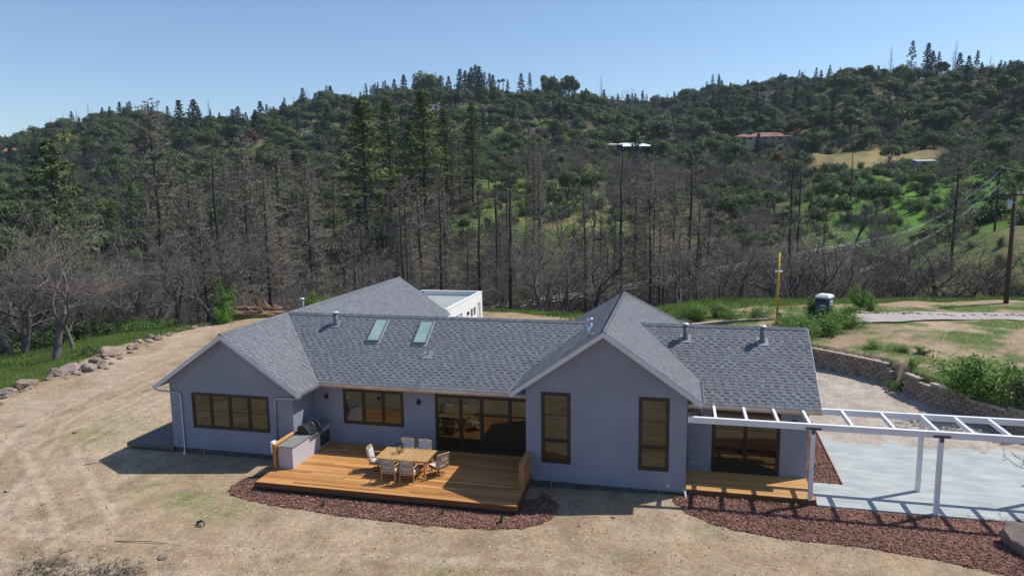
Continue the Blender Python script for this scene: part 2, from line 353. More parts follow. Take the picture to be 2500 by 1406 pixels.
def lin(*c): return np.array([srgb(*c)[i] for i in range(3)])
def ground_colour(x, y):
    u, D = az_u(x, y); n = x.shape
    def mixc(a, b, t): return a+(b-a)*t[..., None]
    E = cosinterp(u, US, EDGE)
    n1 = fbm(x, y, 11, 4, 31); n2 = fbm(x, y, 3.2, 4, 32); n3 = fbm(x, y, 30, 4, 33); n4 = fbm(x, y, 1.1, 3, 34)
    dirt = np.broadcast_to(np.array([.36, .275, .182]), n+(3,)).copy()
    dirt = mixc(dirt, np.array([.43, .345, .25]), np.clip(n1*1.6, 0, 1)*.8)
    dirt = mixc(dirt, np.array([.215, .15, .105]), np.clip(-n2*1.2-.1*n1, 0, 1)*.75)
    dirt = mixc(dirt, np.array([.27, .24, .13]), np.clip(n1*.6-n2-.3, 0, 1)*.7)
    # faint tracks where vehicles went round the house on the left
    gx = np.sin((x*.42+y*.12)*2.2+n1*2)
    dirt = mixc(dirt, np.array([.43, .34, .26]), np.clip(gx, 0, 1)*.75*sstep(-x, 20, 26))
    for line in ([(-12, -13), (-24, -9), (-30.5, 0), (-33, 12), (-32, 26)], [(12, -9.5), (-4, -8.3), (-20, -9.8), (-42, -13)], [(6, -13), (-8, -10.6), (-22, -12), (-40, -6)], [(-20, -8), (-27.5, -2.5), (-29, 8), (-26, 22)]):
        dd_ = np.full(x.shape, 1e9)
        for (ax, ay), (bx, by) in zip(line[:-1], line[1:]):
            t_ = np.clip(((x-ax)*(bx-ax)+(y-ay)*(by-ay))/((bx-ax)**2+(by-ay)**2), 0, 1); dd_ = np.minimum(dd_, np.hypot(x-ax-t_*(bx-ax), y-ay-t_*(by-ay)))
        dd_ = dd_+.25*n1
        tr_ = np.exp(-((dd_-.85)/.20)**2); ed_ = np.exp(-((dd_-1.15)/.12)**2)+np.exp(-((dd_-.5)/.12)**2)
        dirt = mixc(dirt, np.array([.47, .385, .29]), np.clip(tr_, 0, 1)*.6); dirt = mixc(dirt, np.array([.22, .16, .105]), np.clip(ed_*(.6+n4), 0, 1)*.45)
    gp = np.clip(fbm(x, y, 6, 3, 40)*1.6-.65, 0, 1)
    dirt = mixc(dirt, np.array([.16, .20, .06]), gp*.6*np.clip(n4+.5, 0, 1))
    for (cx, cy, r, a) in ((-17.9, -5.6, .9, .8), (-15.9, -6.2, 1.0, .5), (-26.5, -0.5, 1.6, .45), (-27.5, 1.5, 1.2, .35)):
        dirt = mixc(dirt, np.array([.13, .20, .04]), a*np.exp(-((x-cx)**2+(y-cy)**2*1.6)/r**2)*np.clip(n4+.7, 0, 1))
    c = dirt
    sd = wall_sd(x, y)
    gravel = mixc(np.broadcast_to(np.array([.42, .365, .315]), n+(3,)).copy(), np.array([.34, .29, .245]), np.clip(n2, 0, 1)*.6)
    gravel = mixc(gravel, np.array([.50, .46, .42]), np.clip(-n2+.2*n1, 0, 1)*.6)
    kg = sstep(x, 3.9, 4.5)*sstep(y, -2, -1.6)*sstep(-sd, -.1, .2)
    c = mixc(c, gravel, kg)
    # terrace: dry soil with green drifts
    soil = mixc(np.broadcast_to(np.array([.34, .25, .175]), n+(3,)).copy(), np.array([.44, .34, .24]), np.clip(n1+n2*.5, 0, 1))
    gg = np.clip(fbm(x, y, 7, 4, 44)*2.2+.5-1.3*sstep(x, 17, 20)*sstep(-y, -24, -19), 0, 1)
    soil = mixc(soil, np.array([.085, .15, .03]), gg*.85)
    soil = mixc(soil, np.array([.30, .25, .12]), np.clip(n2*1.5-.2, 0, 1)*.5)
    c = mixc(c, soil, sstep(sd, 0, .4))
    # edge: grass band and bank
    grs = mixc(np.broadcast_to(np.array([.075, .14, .028]), n+(3,)).copy(), np.array([.17, .21, .06]), np.clip(n2+.2, 0, 1)*.6)
    c = mixc(c, grs, sstep(D-E+n2*1.2, -1.0, .8))
    # slopes beyond
    lit = mixc(np.broadcast_to(np.array([.10, .085, .055]), n+(3,)).copy(), np.array([.14, .115, .065]), np.clip(n3+n1*.5, 0, 1))
    gr2 = np.clip(fbm(x, y, 38, 4, 51)*1.9+.15+.5*sstep(u, 1900, 2200)*sstep(-D, -260, -200)+.35*sstep(u, 1050, 1200)*sstep(-u, -1500, -1300), 0, 1)
    lit = mixc(lit, np.array([.075, .125, .026]), gr2*.85)
    gold = np.clip(fbm(x, y, 45, 4, 52)*2.2-.75, 0, 1)
    lit = mixc(lit, np.array([.27, .20, .095]), gold*.8*(1-.8*sstep(D, 270, 330)))
    # pale meadow on the right hillside, and a bare orange bank beneath it
    me = np.exp(-((u-2130)/190)**4)*np.exp(-((D-252-n3*8)/20)**4); lit = mixc(lit, np.array([.30, .25, .115]), me*.9)
    ob = np.exp(-((u-2420)/150)**4)*np.exp(-((D-104-n1*4)/13)**4); lit = mixc(lit, np.array([.25, .155, .095]), ob*np.clip(.45+n2*1.2+n1*.6, 0, 1))
    gs = np.exp(-((u-2250)/280)**4)*np.exp(-((D-165-n3*9)/55)**4); lit = mixc(lit, np.array([.11, .27, .03]), gs*np.clip(.8+n2, 0, 1))
    gk = np.exp(-((u-1330)/200)**4)*np.exp(-((D-142-n3*9)/36)**4); lit = mixc(lit, np.array([.12, .20, .035]), gk*.75); lit = mixc(lit, np.array([.33, .24, .12]), gk*np.clip(n1*2+.1, 0, 1)*.7)
    lw = np.exp(-((u-790)/60)**4)*np.exp(-((D-330)/16)**4); lit = mixc(lit, np.array([.14, .22, .05]), lw*.9)
    gw = 9*sstep(-u, -650, -400)
    c = mixc(c, lit, sstep(D-E+n1, 5+gw, 13+gw))
    # road cut low on the right, behind the burnt oaks
    return np.clip(c, .01, 1)

m_ground, gt, gp_ = nodes('ground')
def _ground_mat():
    N = gt.nodes; L = gt.links
    a = N.new('ShaderNodeAttribute'); a.attribute_name = 'tone'
    co = N.new('ShaderNodeNewGeometry')
    def noise(sc, det=8, rough=.7):
        n = N.new('ShaderNodeTexNoise'); n.inputs['Scale'].default_value = sc; n.inputs['Detail'].default_value = det; n.inputs['Roughness'].default_value = rough
        L.new(co.outputs['Position'], n.inputs['Vector']); return n.outputs[0]
    def rng(s, a0, a1, b0, b1):
        m = N.new('ShaderNodeMapRange'); m.inputs[1].default_value = a0; m.inputs[2].default_value = a1; m.inputs[3].default_value = b0; m.inputs[4].default_value = b1
        L.new(s, m.inputs[0]); return m.outputs[0]
    def mul(a, b):
        m = N.new('ShaderNodeMath'); m.operation = 'MULTIPLY'; L.new(a, m.inputs[0]); L.new(b, m.inputs[1]); return m.outputs[0]
    k = mul(mul(rng(noise(1.3), .3, .7, .78, 1.22), rng(noise(7), .3, .7, .74, 1.24)), rng(noise(28, 4), .35, .65, .66, 1.30))
    vm = N.new('ShaderNodeVectorMath'); vm.operation = 'SCALE'; L.new(a.outputs['Color'], vm.inputs[0]); L.new(k, vm.inputs['Scale'])
    # reddish grains
    mx = N.new('ShaderNodeMix'); mx.data_type = 'RGBA'; mx.blend_type = 'MULTIPLY'
    L.new(vm.outputs[0], mx.inputs['A']); mx.inputs['B'].default_value = (1.0, .83, .70, 1)
    L.new(rng(noise(2.2, 6), .45, .7, 0, .8), mx.inputs['Factor'])
    L.new(mx.outputs['Result'], gp_.inputs['Base Color']); gp_.inputs['Roughness'].default_value = .95; gp_.inputs['Specular IOR Level'].default_value = .15
    b = N.new('ShaderNodeBump'); b.inputs['Strength'].default_value = .7; b.inputs['Distance'].default_value = .06
    L.new(noise(5, 10, .75), b.inputs['Height'])
    b2 = N.new('ShaderNodeBump'); b2.inputs['Strength'].default_value = .6; b2.inputs['Distance'].default_value = .02
    L.new(noise(30, 4), b2.inputs['Height']); L.new(b.outputs[0], b2.inputs['Normal']); L.new(b2.outputs[0], gp_.inputs['Normal'])
_ground_mat()
def sheet(name, x, y, z, colr, mat, wrap=False):
    """grid arrays (rows, cols) -> one mesh with a colour attribute"""
    nr, nc = x.shape; idx = np.arange(nr*nc).reshape(nr, nc)
    if wrap: a = idx[:-1, :]; b = np.roll(idx, -1, 1)[:-1, :]; c_ = np.roll(idx, -1, 1)[1:, :]; d = idx[1:, :]
    else: a = idx[:-1, :-1]; b = idx[:-1, 1:]; c_ = idx[1:, 1:]; d = idx[1:, :-1]
    q = np.stack([a.ravel(), b.ravel(), c_.ravel(), d.ravel()], 1)
    me = bpy.data.meshes.new(name); me.vertices.add(nr*nc)
    me.vertices.foreach_set('co', np.stack([x.ravel(), y.ravel(), z.ravel()], 1).astype(np.float32).ravel())
    me.loops.add(q.size); me.loops.foreach_set('vertex_index', q.ravel().astype(np.int32))
    me.polygons.add(len(q)); me.polygons.foreach_set('loop_start', np.arange(0, q.size, 4, dtype=np.int32)); me.polygons.foreach_set('loop_total', np.full(len(q), 4, dtype=np.int32))
    me.polygons.foreach_set('use_smooth', np.ones(len(q), dtype=bool))
    me.materials.append(mat)
    if colr is not None:
        at = me.color_attributes.new('tone', 'FLOAT_COLOR', 'POINT')
        at.data.foreach_set('color', np.concatenate([colr.reshape(-1, 3), np.ones((nr*nc, 1))], 1).astype(np.float32).ravel())
    me.update(); me.validate()
    return obj(name, me)
def build_ground():
    fa = np.arange(-47, 47.01, .16); ca = np.arange(50, 311, 3.0)
    ang = np.radians(np.concatenate([fa, ca]))
    rad = [0.5, 4, 8]; r = 11.0
    while r < 74: rad.append(r); r += .36
    while r < 700: rad.append(r); r *= 1.0125
    while r < 3000: rad.append(r); r *= 1.12
    rad = np.array(rad)
    A, D = np.meshgrid(ang, rad)
    x = CX+D*(np.sin(A)*math.cos(YAW)-np.cos(A)*math.sin(YAW)); y = CY+D*(np.sin(A)*math.sin(YAW)+np.cos(A)*math.cos(YAW))
    z = H(x, y)
    # angle clipping behind the camera: stay on the plateau there
    o = sheet('ground', x, y, z, ground_colour(x, y), m_ground, True)
    struct(o); o['label'] = 'bare tan dirt yard running out to grassy banks and wooded hills'
build_ground()

def ribbon(name, pts, w, mat, lift=.02, seg=24, label=None):
    P = [Vector(p) for p in pts]; xs = []; ys = []
    for i in range(len(P)-1):
        p0 = P[max(i-1, 0)]; p1 = P[i]; p2 = P[i+1]; p3 = P[min(i+2, len(P)-1)]
        for k in range(seg):
            t = k/seg; xs.append(.5*((2*p1)+(-p0+p2)*t+(2*p0-5*p1+4*p2-p3)*t*t+(-p0+3*p1-3*p2+p3)*t**3))
    xs.append(P[-1]); n = len(xs)
    gx = np.zeros((n, 9)); gy = np.zeros((n, 9))
    for i, p in enumerate(xs):
        d = (xs[min(i+1, n-1)]-xs[max(i-1, 0)]); d = Vector((d.x, d.y)).normalized()
        for j in range(9):
            s = (j/8-.5)*w; gx[i, j] = p.x-d.y*s; gy[i, j] = p.y+d.x*s
    gz = H(gx, gy)
    gz = gz.mean(1, keepdims=True)*.6+gz*.4+lift
    o = struct(sheet(name, gx, gy, gz, None, mat)); 
    if label: o['label'] = label
    return o
ribbon('driveway_road', [(10.2, 25.2), (12.6, 25.9), (15.5, 27.1), (18.3, 27.9), (23.3, 27.8), (32, 25.5), (45, 20)], 2.9, m_asphalt, .07, label='pale paved driveway curving across the terrace beyond the retaining walls')

def land(u, v, fallback):
    """where the line of sight through (u, v) meets the ground; a given distance if it misses"""
    d = ray(u, v); n = math.hypot(d[0], d[1])
    for D in np.arange(150, 620, 2.0):
        p = EYE+d*(D/n)
        if Hs(p[0], p[1]) >= p[2]: return D
    return fallback
HOUSE_AT = [(1540, 384, 318, 42), (1492, 380, 320, 24), (1870, 354, 306, 50), (1815, 354, 308, 24), (2251, 417, 256, 16), (47, 338, 470, 40), (45, 326, 480, 25), (1000, 276, 425, 38), (1058, 276, 420, 22), (1215, 218, 462, 16), (545, 298, 415, 45), (245, 306, 492, 40)]
HOUSE_D = {(u, v): land(u, v, D) for u, v, D, w in HOUSE_AT}
# ================================================================ the house
house = thing('house', 'single-storey pale grey stucco house with grey shingle gable roofs', 'house', (-8, 3, -.35))
HP = Vector((8, -3, .35))
def part(mb, name, mats, parent=None, **k):
    """build in world coordinates under a parent that has only a translation/rotation"""
    o = mb.build(name, mats, None, **k)
    setpar(o, house if parent is None else parent); return o
PW = {}
def world_of(o):
    if o.name not in PW:
        m = Matrix.LocRotScale(o.location, o.rotation_euler, o.scale)
        PW[o.name] = (world_of(o.parent) @ m) if o.parent else m
    return PW[o.name]
def setpar(o, p):
    """parent o to p keeping its place in the world"""
    m = Matrix.LocRotScale(o.location, o.rotation_euler, o.scale)
    o.parent = p; lm = world_of(p).inverted() @ m
    loc, rot, sc = lm.decompose(); o.location = loc; o.rotation_euler = rot.to_euler(); o.scale = sc
    PW.pop(o.name, None)
ZR, ZE, SL = 5.05, 2.73, .674
YE, YR = -.32, 3.12
def wall_mesh(a0, a1, z0, top, holes, fn, th=.14):
    """wall in a plane; a runs along it, top(a) its height, holes (a0,a1,z0,z1); fn(a, depth, z) -> point"""
    mb = MB(); xs = sorted(set([a0, a1]+[h[0] for h in holes]+[h[1] for h in holes]+([KINK] if a0 < KINK < a1 else [])))
    for i in range(len(xs)-1):
        p, q = xs[i], xs[i+1]; m = (p+q)/2
        hs = sorted([h for h in holes if h[0] < m < h[1]], key=lambda h: h[2])
        zl = (z0, z0)
        for h in hs:
            mb.add([fn(p, 0, zl[0]), fn(q, 0, zl[1]), fn(q, 0, h[2]), fn(p, 0, h[2])], [(0, 1, 2, 3)]); zl = (h[3], h[3])
        mb.add([fn(p, 0, zl[0]), fn(q, 0, zl[1]), fn(q, 0, top(q)), fn(p, 0, top(p))], [(0, 1, 2, 3)])
    for h in holes:
        p, q, a, b = h
        for s in (((p, a), (q, a)), ((q, a), (q, b)), ((q, b), (p, b)), ((p, b), (p, a))):
            (u0, v0), (u1, v1) = s
            mb.add([fn(u0, 0, v0), fn(u0, th, v0), fn(u1, th, v1), fn(u1, 0, v1)], [(0, 1, 2, 3)])
    # back and ends
    mb.add([fn(a0, th, z0), fn(a0, 0, z0), fn(a0, 0, top(a0)), fn(a0, th, top(a0))], [(0, 1, 2, 3)])
    mb.add([fn(a1, 0, z0), fn(a1, th, z0), fn(a1, th, top(a1)), fn(a1, 0, top(a1))], [(0, 1, 2, 3)])
    return mb
KINK = 999
def front(y): return lambda a, d, z: (a, y+d, z)
def sideX(x, s): return lambda a, d, z: (x-s*d, a, z)
def gable(xc, zr, sl, off=.13): return lambda a: zr-sl*abs(a-xc)-off
LX, CXc = -18.72, -2.95
def W_(mb, n='wall'): return part(mb, n, m_stucco)
LW = [(-20.56, -16.89, .87, 2.40)]
KINK = LX; W_(wall_mesh(-21.65, -15.77, -.10, gable(LX, 5.05, .686), LW, front(-1.69)))
KINK = 999
W_(wall_mesh(-1.54, 16.59, -.10, lambda a: 2.6, [], sideX(-21.65, -1)))
W_(wall_mesh(-1.55, 0, -.10, lambda a: 2.86, [], sideX(-15.77, 1)))
W_(wall_mesh(6.3, 16.59, -.10, lambda a: 2.86, [], sideX(-15.77, 1)))
MWIN = (-14.34, -11.60, .90, 2.41); DOOR1 = (-10.15, -5.90, .02, 2.41)
W_(wall_mesh(-15.77, -5.86, -.10, lambda a: 2.83, [MWIN, DOOR1], front(0)))
DOOR2 = (.98, 3.39, .02, 2.40)
W_(wall_mesh(0, 4.36, -.10, lambda a: 2.83, [DOOR2], front(0)))
KINK = 3.12; W_(wall_mesh(0.14, 6.24, -.10, lambda a: 5.05-SL*abs(a-3.12)-.13, [], sideX(4.36, 1)))
KINK = CXc; CW = [(-5.25, -4.19, .65, 3.34), (-1.67, -.63, .65, 3.35)]
W_(wall_mesh(-5.86, 0, -.10, gable(CXc, 5.77, .697), CW, front(-1.94)))
KINK = 999
W_(wall_mesh(-1.8, 5, -.10, lambda a: 3.6, [], sideX(0, 1)))
W_(wall_mesh(-1.8, 5, -.10, lambda a: 3.6, [], sideX(-5.86, -1)))
W_(wall_mesh(-15.77, 4.36, -.10, lambda a: 2.83, [], front(6.1)))
W_(wall_mesh(6.2, 10.4, -.10, lambda a: 3.5, [], sideX(0, 1)))
W_(wall_mesh(6.2, 10.4, -.10, lambda a: 3.5, [], sideX(-5.86, -1)))
KINK = LX; W_(wall_mesh(-21.65, -15.77, -.10, gable(LX, 5.05, .686), [], front(16.6)))
KINK = 999
f = MB()
for (x0, x1, y0, y1) in ((-21.61, -15.81, -1.65, 16.6), (-15.7, 4.32, .04, 6.2), (-5.82, -.04, -1.9, 10.3)): f.box(x0, x1, y0, y1, -.75, -.101)
part(f, 'foundation', m_found)
f = MB(); f.box(-21.5, -15.9, -1.5, 16.5, -.05, 0); f.box(-15.9, 4.2, .16, 6.0, -.05, 0.003); f.box(-5.7, -.15, -1.75, .16, -.05, 0.001)
part(f, 'interior_floor', m_floorin)
f = MB(); f.box(-21.5, -15.9, 3.0, 3.1, 0, 2.6); f.box(-15.6, -9.6, 3.6, 3.7, 0, 2.6); f.box(-9.0, -5.8, 5.2, 5.3, 0, 2.6); f.box(-5.7, -.2, 2.6, 2.7, 0, 3.4); f.box(.1, 4.2, 3.4, 3.5, 0, 2.6)
f.box(-21.5, 4.2, -1.5, 6.0, 2.62, 2.66) if False else None
part(f, 'interior_wall', m_wallin)
f = MB(); f.box(-21.5, -15.8, -1.5, 3, 2.72, 2.76); f.box(-15.6, -5.9, .2, 6, 2.62, 2.66); f.box(.05, 4.2, .2, 6, 2.62, 2.66); f.box(-5.7, -.15, -1.75, 2.6, 3.42, 3.45)
part(f, 'ceiling', m_wallin)

# ---- windows
def window(kind, a0, a1, z0, z1, lights, fn, bars=(), fw=.05, trans=()):
    """outer frame, one sash per light, panes and thin bars; a along the wall, fn(a, depth, z)"""
    def bx(mb, p0, p1, d0, d1, q0, q1):
        vs = [fn(p, d, q) for q in (q0, q1) for d in (d0, d1) for p in (p0, p1)]
        mb.add(vs, [(0, 2, 3, 1), (4, 5, 7, 6), (0, 1, 5, 4), (2, 6, 7, 3), (0, 4, 6, 2), (1, 3, 7, 5)])
    fr = MB(); e = -.018
    bx(fr, a0-.02, a1+.02, e, .06, z0-.02, z0+fw); bx(fr, a0-.02, a1+.02, e, .06, z1-fw, z1+.02)
    bx(fr, a0-.02, a0+fw, e+.002, .058, z0+fw, z1-fw); bx(fr, a1-fw, a1+.02, e+.002, .058, z0+fw, z1-fw)
    o = part(fr, kind, m_bronze)
    xs = [a0+fw]+list(lights)+[a1-fw]
    for i in range(len(xs)-1):
        p, q = xs[i]+(.0 if i == 0 else .012), xs[i+1]-(.0 if i == len(xs)-2 else .012)
        zs = [z0+fw]+list(trans)+[z1-fw]
        for j in range(len(zs)-1):
            lo, hi = zs[j]+(0 if j == 0 else .012), zs[j+1]-(0 if j == len(zs)-2 else .012)
            s = MB(); w = .062; d0 = -.008 if (i % 2) else -.004
            bx(s, p, q, d0, .045, lo, lo+w); bx(s, p, q, d0, .045, hi-w, hi); bx(s, p, p+w, d0+.002, .043, lo+w, hi-w); bx(s, q-w, q, d0+.002, .043, lo+w, hi-w)
            for b in bars:
                if lo+w < b < hi-w: bx(s, p+w, q-w, .004, .03, b-.011, b+.011)
            part(s, 'sash', m_bronze, o)
            g = MB(); g.add([fn(p+w, .018, lo+w), fn(q-w, .018, lo+w), fn(q-w, .018, hi-w), fn(p+w, .018, hi-w)], [(0, 1, 2, 3)])
            part(g, 'pane', m_glass, o)
    return o
x0, x1 = LW[0][:2]; s = (x1-x0)/4
window('window', x0, x1, .87, 2.40, [x0+s, x0+2*s, x0+3*s], front(-1.69), bars=[1.63])
x0, x1 = MWIN[:2]; s = (x1-x0)/3
window('window', x0, x1, .90, 2.41, [x0+s, x0+2*s], front(0), bars=[1.66])
for h in CW: window('window', h[0], h[1], h[2], h[3], [], front(-1.94), bars=[2.47], trans=[1.50])
o = window('sliding_door', DOOR1[0], DOOR1[1], .02, 2.41, [-9.05, -8.15, -6.95], front(0), bars=[1.62], fw=.06)
o = window('sliding_door', DOOR2[0], DOOR2[1], .02, 2.40, [2.17], front(0), bars=[.98, 1.72], fw=.06)
for x, zz, y in ((-9.12, 1.0, -.03), (2.10, 1.05, -.03)):
    h = MB(); h.beam((x, y, zz-.14), (x, y, zz+.14), .03, .03); part(h, 'door_handle', m_black)
for (x, z) in ((-15.11, 2.06), (-10.87, 2.05), (.5, 2.12), (3.87, 2.12)):
    y = 0; b = MB(); b.box(x-.05, x+.05, y-.015, y, z-.07, z+.07); b.lathe([(.065, -.10), (.075, -.095), (.075, .09), (.06, .10)], 14, (x, y-.09, z))
    part(b, 'wall_light', m_black)
for (x, y, z) in ((.29, 0, .31), (-21.48, -1.69, .13), (-.62, -1.94, .12)):
    b = MB(); b.box(x-.06, x+.06, y-.035, y, z-.06, z+.06); b.box(x-.045, x+.045, y-.045, y-.035, z-.045, z+.03); part(b, 'outlet_box', m_galv)
# foundation stakes and hose bib
for (x, y) in ((-20.1, -1.78), (-4.9, -2.02), (-.95, -2.02)):
    b = MB(); b.beam((x, y, -.4), (x+.01, y, -.03), .04, .015); part(b, 'form_stake', m_yellow)

# ---- roofs: slabs, shingles, caps
def slab(name, poly, th=.10, parent=None):
    """poly: roof corners (top surface), extruded downwards"""
    mb = MB(); n = len(poly)
    vs = [tuple(p) for p in poly]+[(p[0], p[1], p[2]-th) for p in poly]
    mb.add(vs, [tuple(range(n)), tuple(range(2*n-1, n-1, -1))]+[(i, (i+1) % n, n+(i+1) % n, n+i)[::-1] for i in range(n)])
    me = mb.mesh(name, [m_underlay, m_trim]); me.polygons.foreach_set('material_index', np.array([0]+[1]*(n+1), dtype=np.int32))
    o = obj(name, me); setpar(o, house); return o
ALL = []
EXP = .148
def lay(roof, origin, ud, upd, nrm, length, rows, spans, seed):
    """courses of laminated tabs; spans(s) -> list of (u0,u1) at slope distance s"""
    rr = random.Random(seed); ud = Vector(ud); upd = Vector(upd); nrm = Vector(nrm)
    for k in range(rows):
        s = k*EXP; h = min(EXP+.05, length-s)
        for (a, b) in spans(min(s+EXP/2, length)):
            u = a-rr.uniform(0, .4); thick = False
            while u < b:
                w = rr.choice((.15, .165, .18)); thick = not thick
                p, q = max(u, a), min(u+w-.004, b)
                if q-p > .02: ALL.append((roof, Vector(origin)+ud*p+upd*(s-.012*(k == 0)), ud, upd, nrm, q-p, h, .026 if thick else .010, rr.random()))
                u += w
# main front
cs = 1/math.sqrt(1+SL*SL)
mainroof = slab('roof', [(-15.29, YE, ZE), (4.72, YE, ZE), (4.72, YR, ZR), (-18.72, YR, ZR)])
slopelen = (YR-YE)/cs
def sp_main(s):
    z = ZE+s*cs*SL; y = YE+s*cs
    l = -15.29-(z-ZE)/SL*(3.43/3.44)+.01
    if z < 3.40: return [(l, -5.88), (.02, 4.74)]
    hw = (5.77-z)/.697-.03
    return [(l, CXc-hw), (CXc+hw, 4.74)]
lay(mainroof, (0, YE, ZE), (1, 0, 0), (0, cs, cs*SL), (0, -cs*SL, cs), slopelen, 28, sp_main, 1)
slab('roof', [(-18.72, YR, ZR), (4.72, YR, ZR), (4.72, 6.56, ZE), (-15.29, 6.56, ZE)])
# left gable
sl_l = (ZR-ZE)/3.43; cl = 1/math.sqrt(1+sl_l**2)
left_r = slab('roof', [(-15.29, -2.02, ZE), (-15.29, 17.04, ZE), (LX, 17.04, ZR), (LX, -2.02, ZR)])
slab('roof', [(-22.13, -2.02, ZE), (LX, -2.02, ZR), (LX, 17.04, ZR), (-22.13, 17.04, ZE)])
L2 = 3.43/cl
def sp_left(s):
    z = ZE+s*cl*sl_l
    return [(-2.04, YE+(z-ZE)/SL+.02), (YR+(ZR-z)/SL-.02, 17.06)]
lay(left_r, (-15.29, 0, ZE), (0, 1, 0), (-cl, 0, cl*sl_l), (cl*sl_l, 0, cl), L2, 28, sp_left, 2)
# centre gable
ZC, CWd = 5.77, 3.40; sc_ = .697; cc = 1/math.sqrt(1+sc_**2); ZCE = ZC-sc_*CWd
cen_r = slab('roof', [(CXc+CWd, -2.28, ZCE), (CXc+CWd, 10.74, ZCE), (CXc, 7.34, ZC), (CXc, -2.28, ZC)])
cen_l = slab('roof', [(CXc-CWd, -2.28, ZCE), (CXc, -2.28, ZC), (CXc, 7.34, ZC), (CXc-CWd, 10.74, ZCE)])
slab('roof', [(CXc-CWd, 10.74, ZCE), (CXc+CWd, 10.74, ZCE), (CXc, 7.34, ZC)])
L3 = CWd/cc
def sp_cen(s):
    z = ZCE+s*cc*sc_; yb = 10.74-(z-ZCE)/sc_
    if z < 3.45: return [(-2.30, .70)]
    v = YE+(z-ZE)/SL+.05
    if z >= ZR-.02: return [(-2.30, yb)]
    return [(-2.30, v), (YR+(ZR-z)/SL-.05, yb)]
lay(cen_r, (CXc+CWd, 0, ZCE), (0, 1, 0), (-cc, 0, cc*sc_), (cc*sc_, 0, cc), L3, 28, sp_cen, 3)
lay(cen_l, (CXc-CWd, 0, ZCE), (0, 1, 0), (cc, 0, cc*sc_), (-cc*sc_, 0, cc), L3, 28, sp_cen, 4)
# ridge caps
def caps(roof, a, b, left_d, right_d):
    a = Vector(a); b = Vector(b); n = int((b-a).length/.145); d = (b-a)/n
    for i in range(n):
        p = a+d*i; mb_caps[roof.name][1].add(
            [p+left_d+Vector((0, 0, .03)), p+Vector((0, 0, .05)), p+right_d+Vector((0, 0, .03)), p+d*1.25+left_d+Vector((0, 0, .012)), p+d*1.25+Vector((0, 0, .032)), p+d*1.25+right_d+Vector((0, 0, .012)),
             p+left_d-Vector((0, 0, .005)), p+Vector((0, 0, .01)), p+right_d-Vector((0, 0, .005))],
            [(0, 1, 4, 3), (1, 2, 5, 4), (6, 7, 1, 0), (7, 8, 2, 1)])
mb_caps = {r.name: (r, MB()) for r in (mainroof, left_r, cen_r)}
caps(mainroof, (4.72, YR, ZR+.012), (CXc+1.05, YR, ZR+.012), Vector((0, -.15*cs, -.15*cs*SL)), Vector((0, .15*cs, -.15*cs*SL)))
caps(mainroof, (CXc-1.05, YR, ZR+.012), (LX, YR, ZR+.012), Vector((0, -.15*cs, -.15*cs*SL)), Vector((0, .15*cs, -.15*cs*SL)))
caps(left_r, (LX, -2.04, ZR+.012), (LX, 17.05, ZR+.012), Vector((-.15*cl, 0, -.15*cl*sl_l)), Vector((.15*cl, 0, -.15*cl*sl_l)))
caps(cen_r, (CXc, -2.3, ZC+.012), (CXc, 7.34, ZC+.012), Vector((-.15*cc, 0, -.15*cc*sc_)), Vector((.15*cc, 0, -.15*cc*sc_)))
caps(cen_r, (CXc+CWd, 10.74, ZCE+.012), (CXc, 7.34, ZC+.012), Vector((.11, -.11, -.05)), Vector((-.11, .11, -.05)))
for r, mb in mb_caps.values(): stuff(part(mb, 'ridge_cap', m_shingle, r))
# the 300 shingles nearest the eye as pieces, the rest as one part per roof
ALL.sort(key=lambda t: (t[1]-Vector(EYE)).length)
unit = MB()
# unit tab: x 0..1, y 0..1, z: raised lower edge
UV = [(0, 0, 0), (1, 0, 0), (1, 0, 1), (0, 0, 1), (0, 1, .0), (1, 1, .0), (1, 1, .35), (0, 1, .35)]
UF = [(0, 1, 2, 3), (3, 2, 6, 7), (0, 3, 7, 4), (1, 5, 6, 2)]
unit.add(UV, UF, 0, .0); ume = unit.mesh('shingle', [m_shingle])
rest = {}
for i, (roof, o, ud, upd, nrm, w, h, t, rd) in enumerate(ALL):
    if i < 300:
        flip = 1 if ud.cross(upd).dot(nrm) > 0 else -1
        m = Matrix(((ud.x*w, upd.x*h, nrm.x*t, o.x), (ud.y*w, upd.y*h, nrm.y*t, o.y), (ud.z*w, upd.z*h, nrm.z*t, o.z), (0, 0, 0, 1)))
        if flip < 0:
            m = Matrix(((-ud.x*w, upd.x*h, nrm.x*t, o.x+ud.x*w), (-ud.y*w, upd.y*h, nrm.y*t, o.y+ud.y*w), (-ud.z*w, upd.z*h, nrm.z*t, o.z+ud.z*w), (0, 0, 0, 1)))
        s = obj('shingle', ume); s.parent = roof; lm = world_of(roof).inverted() @ m
        loc, rot, sc = lm.decompose(); s.location = loc; s.rotation_euler = rot.to_euler(); s.scale = sc
    else:
        mb = rest.setdefault(roof.name, (roof, MB()))[1]
        mb.add([o+ud*(w*a)+upd*(h*b)+nrm*(t*c_) for a, b, c_ in UV], UF, 0, rd)
for r, mb in rest.values(): stuff(part(mb, 'shingle_courses', m_shingle, r))

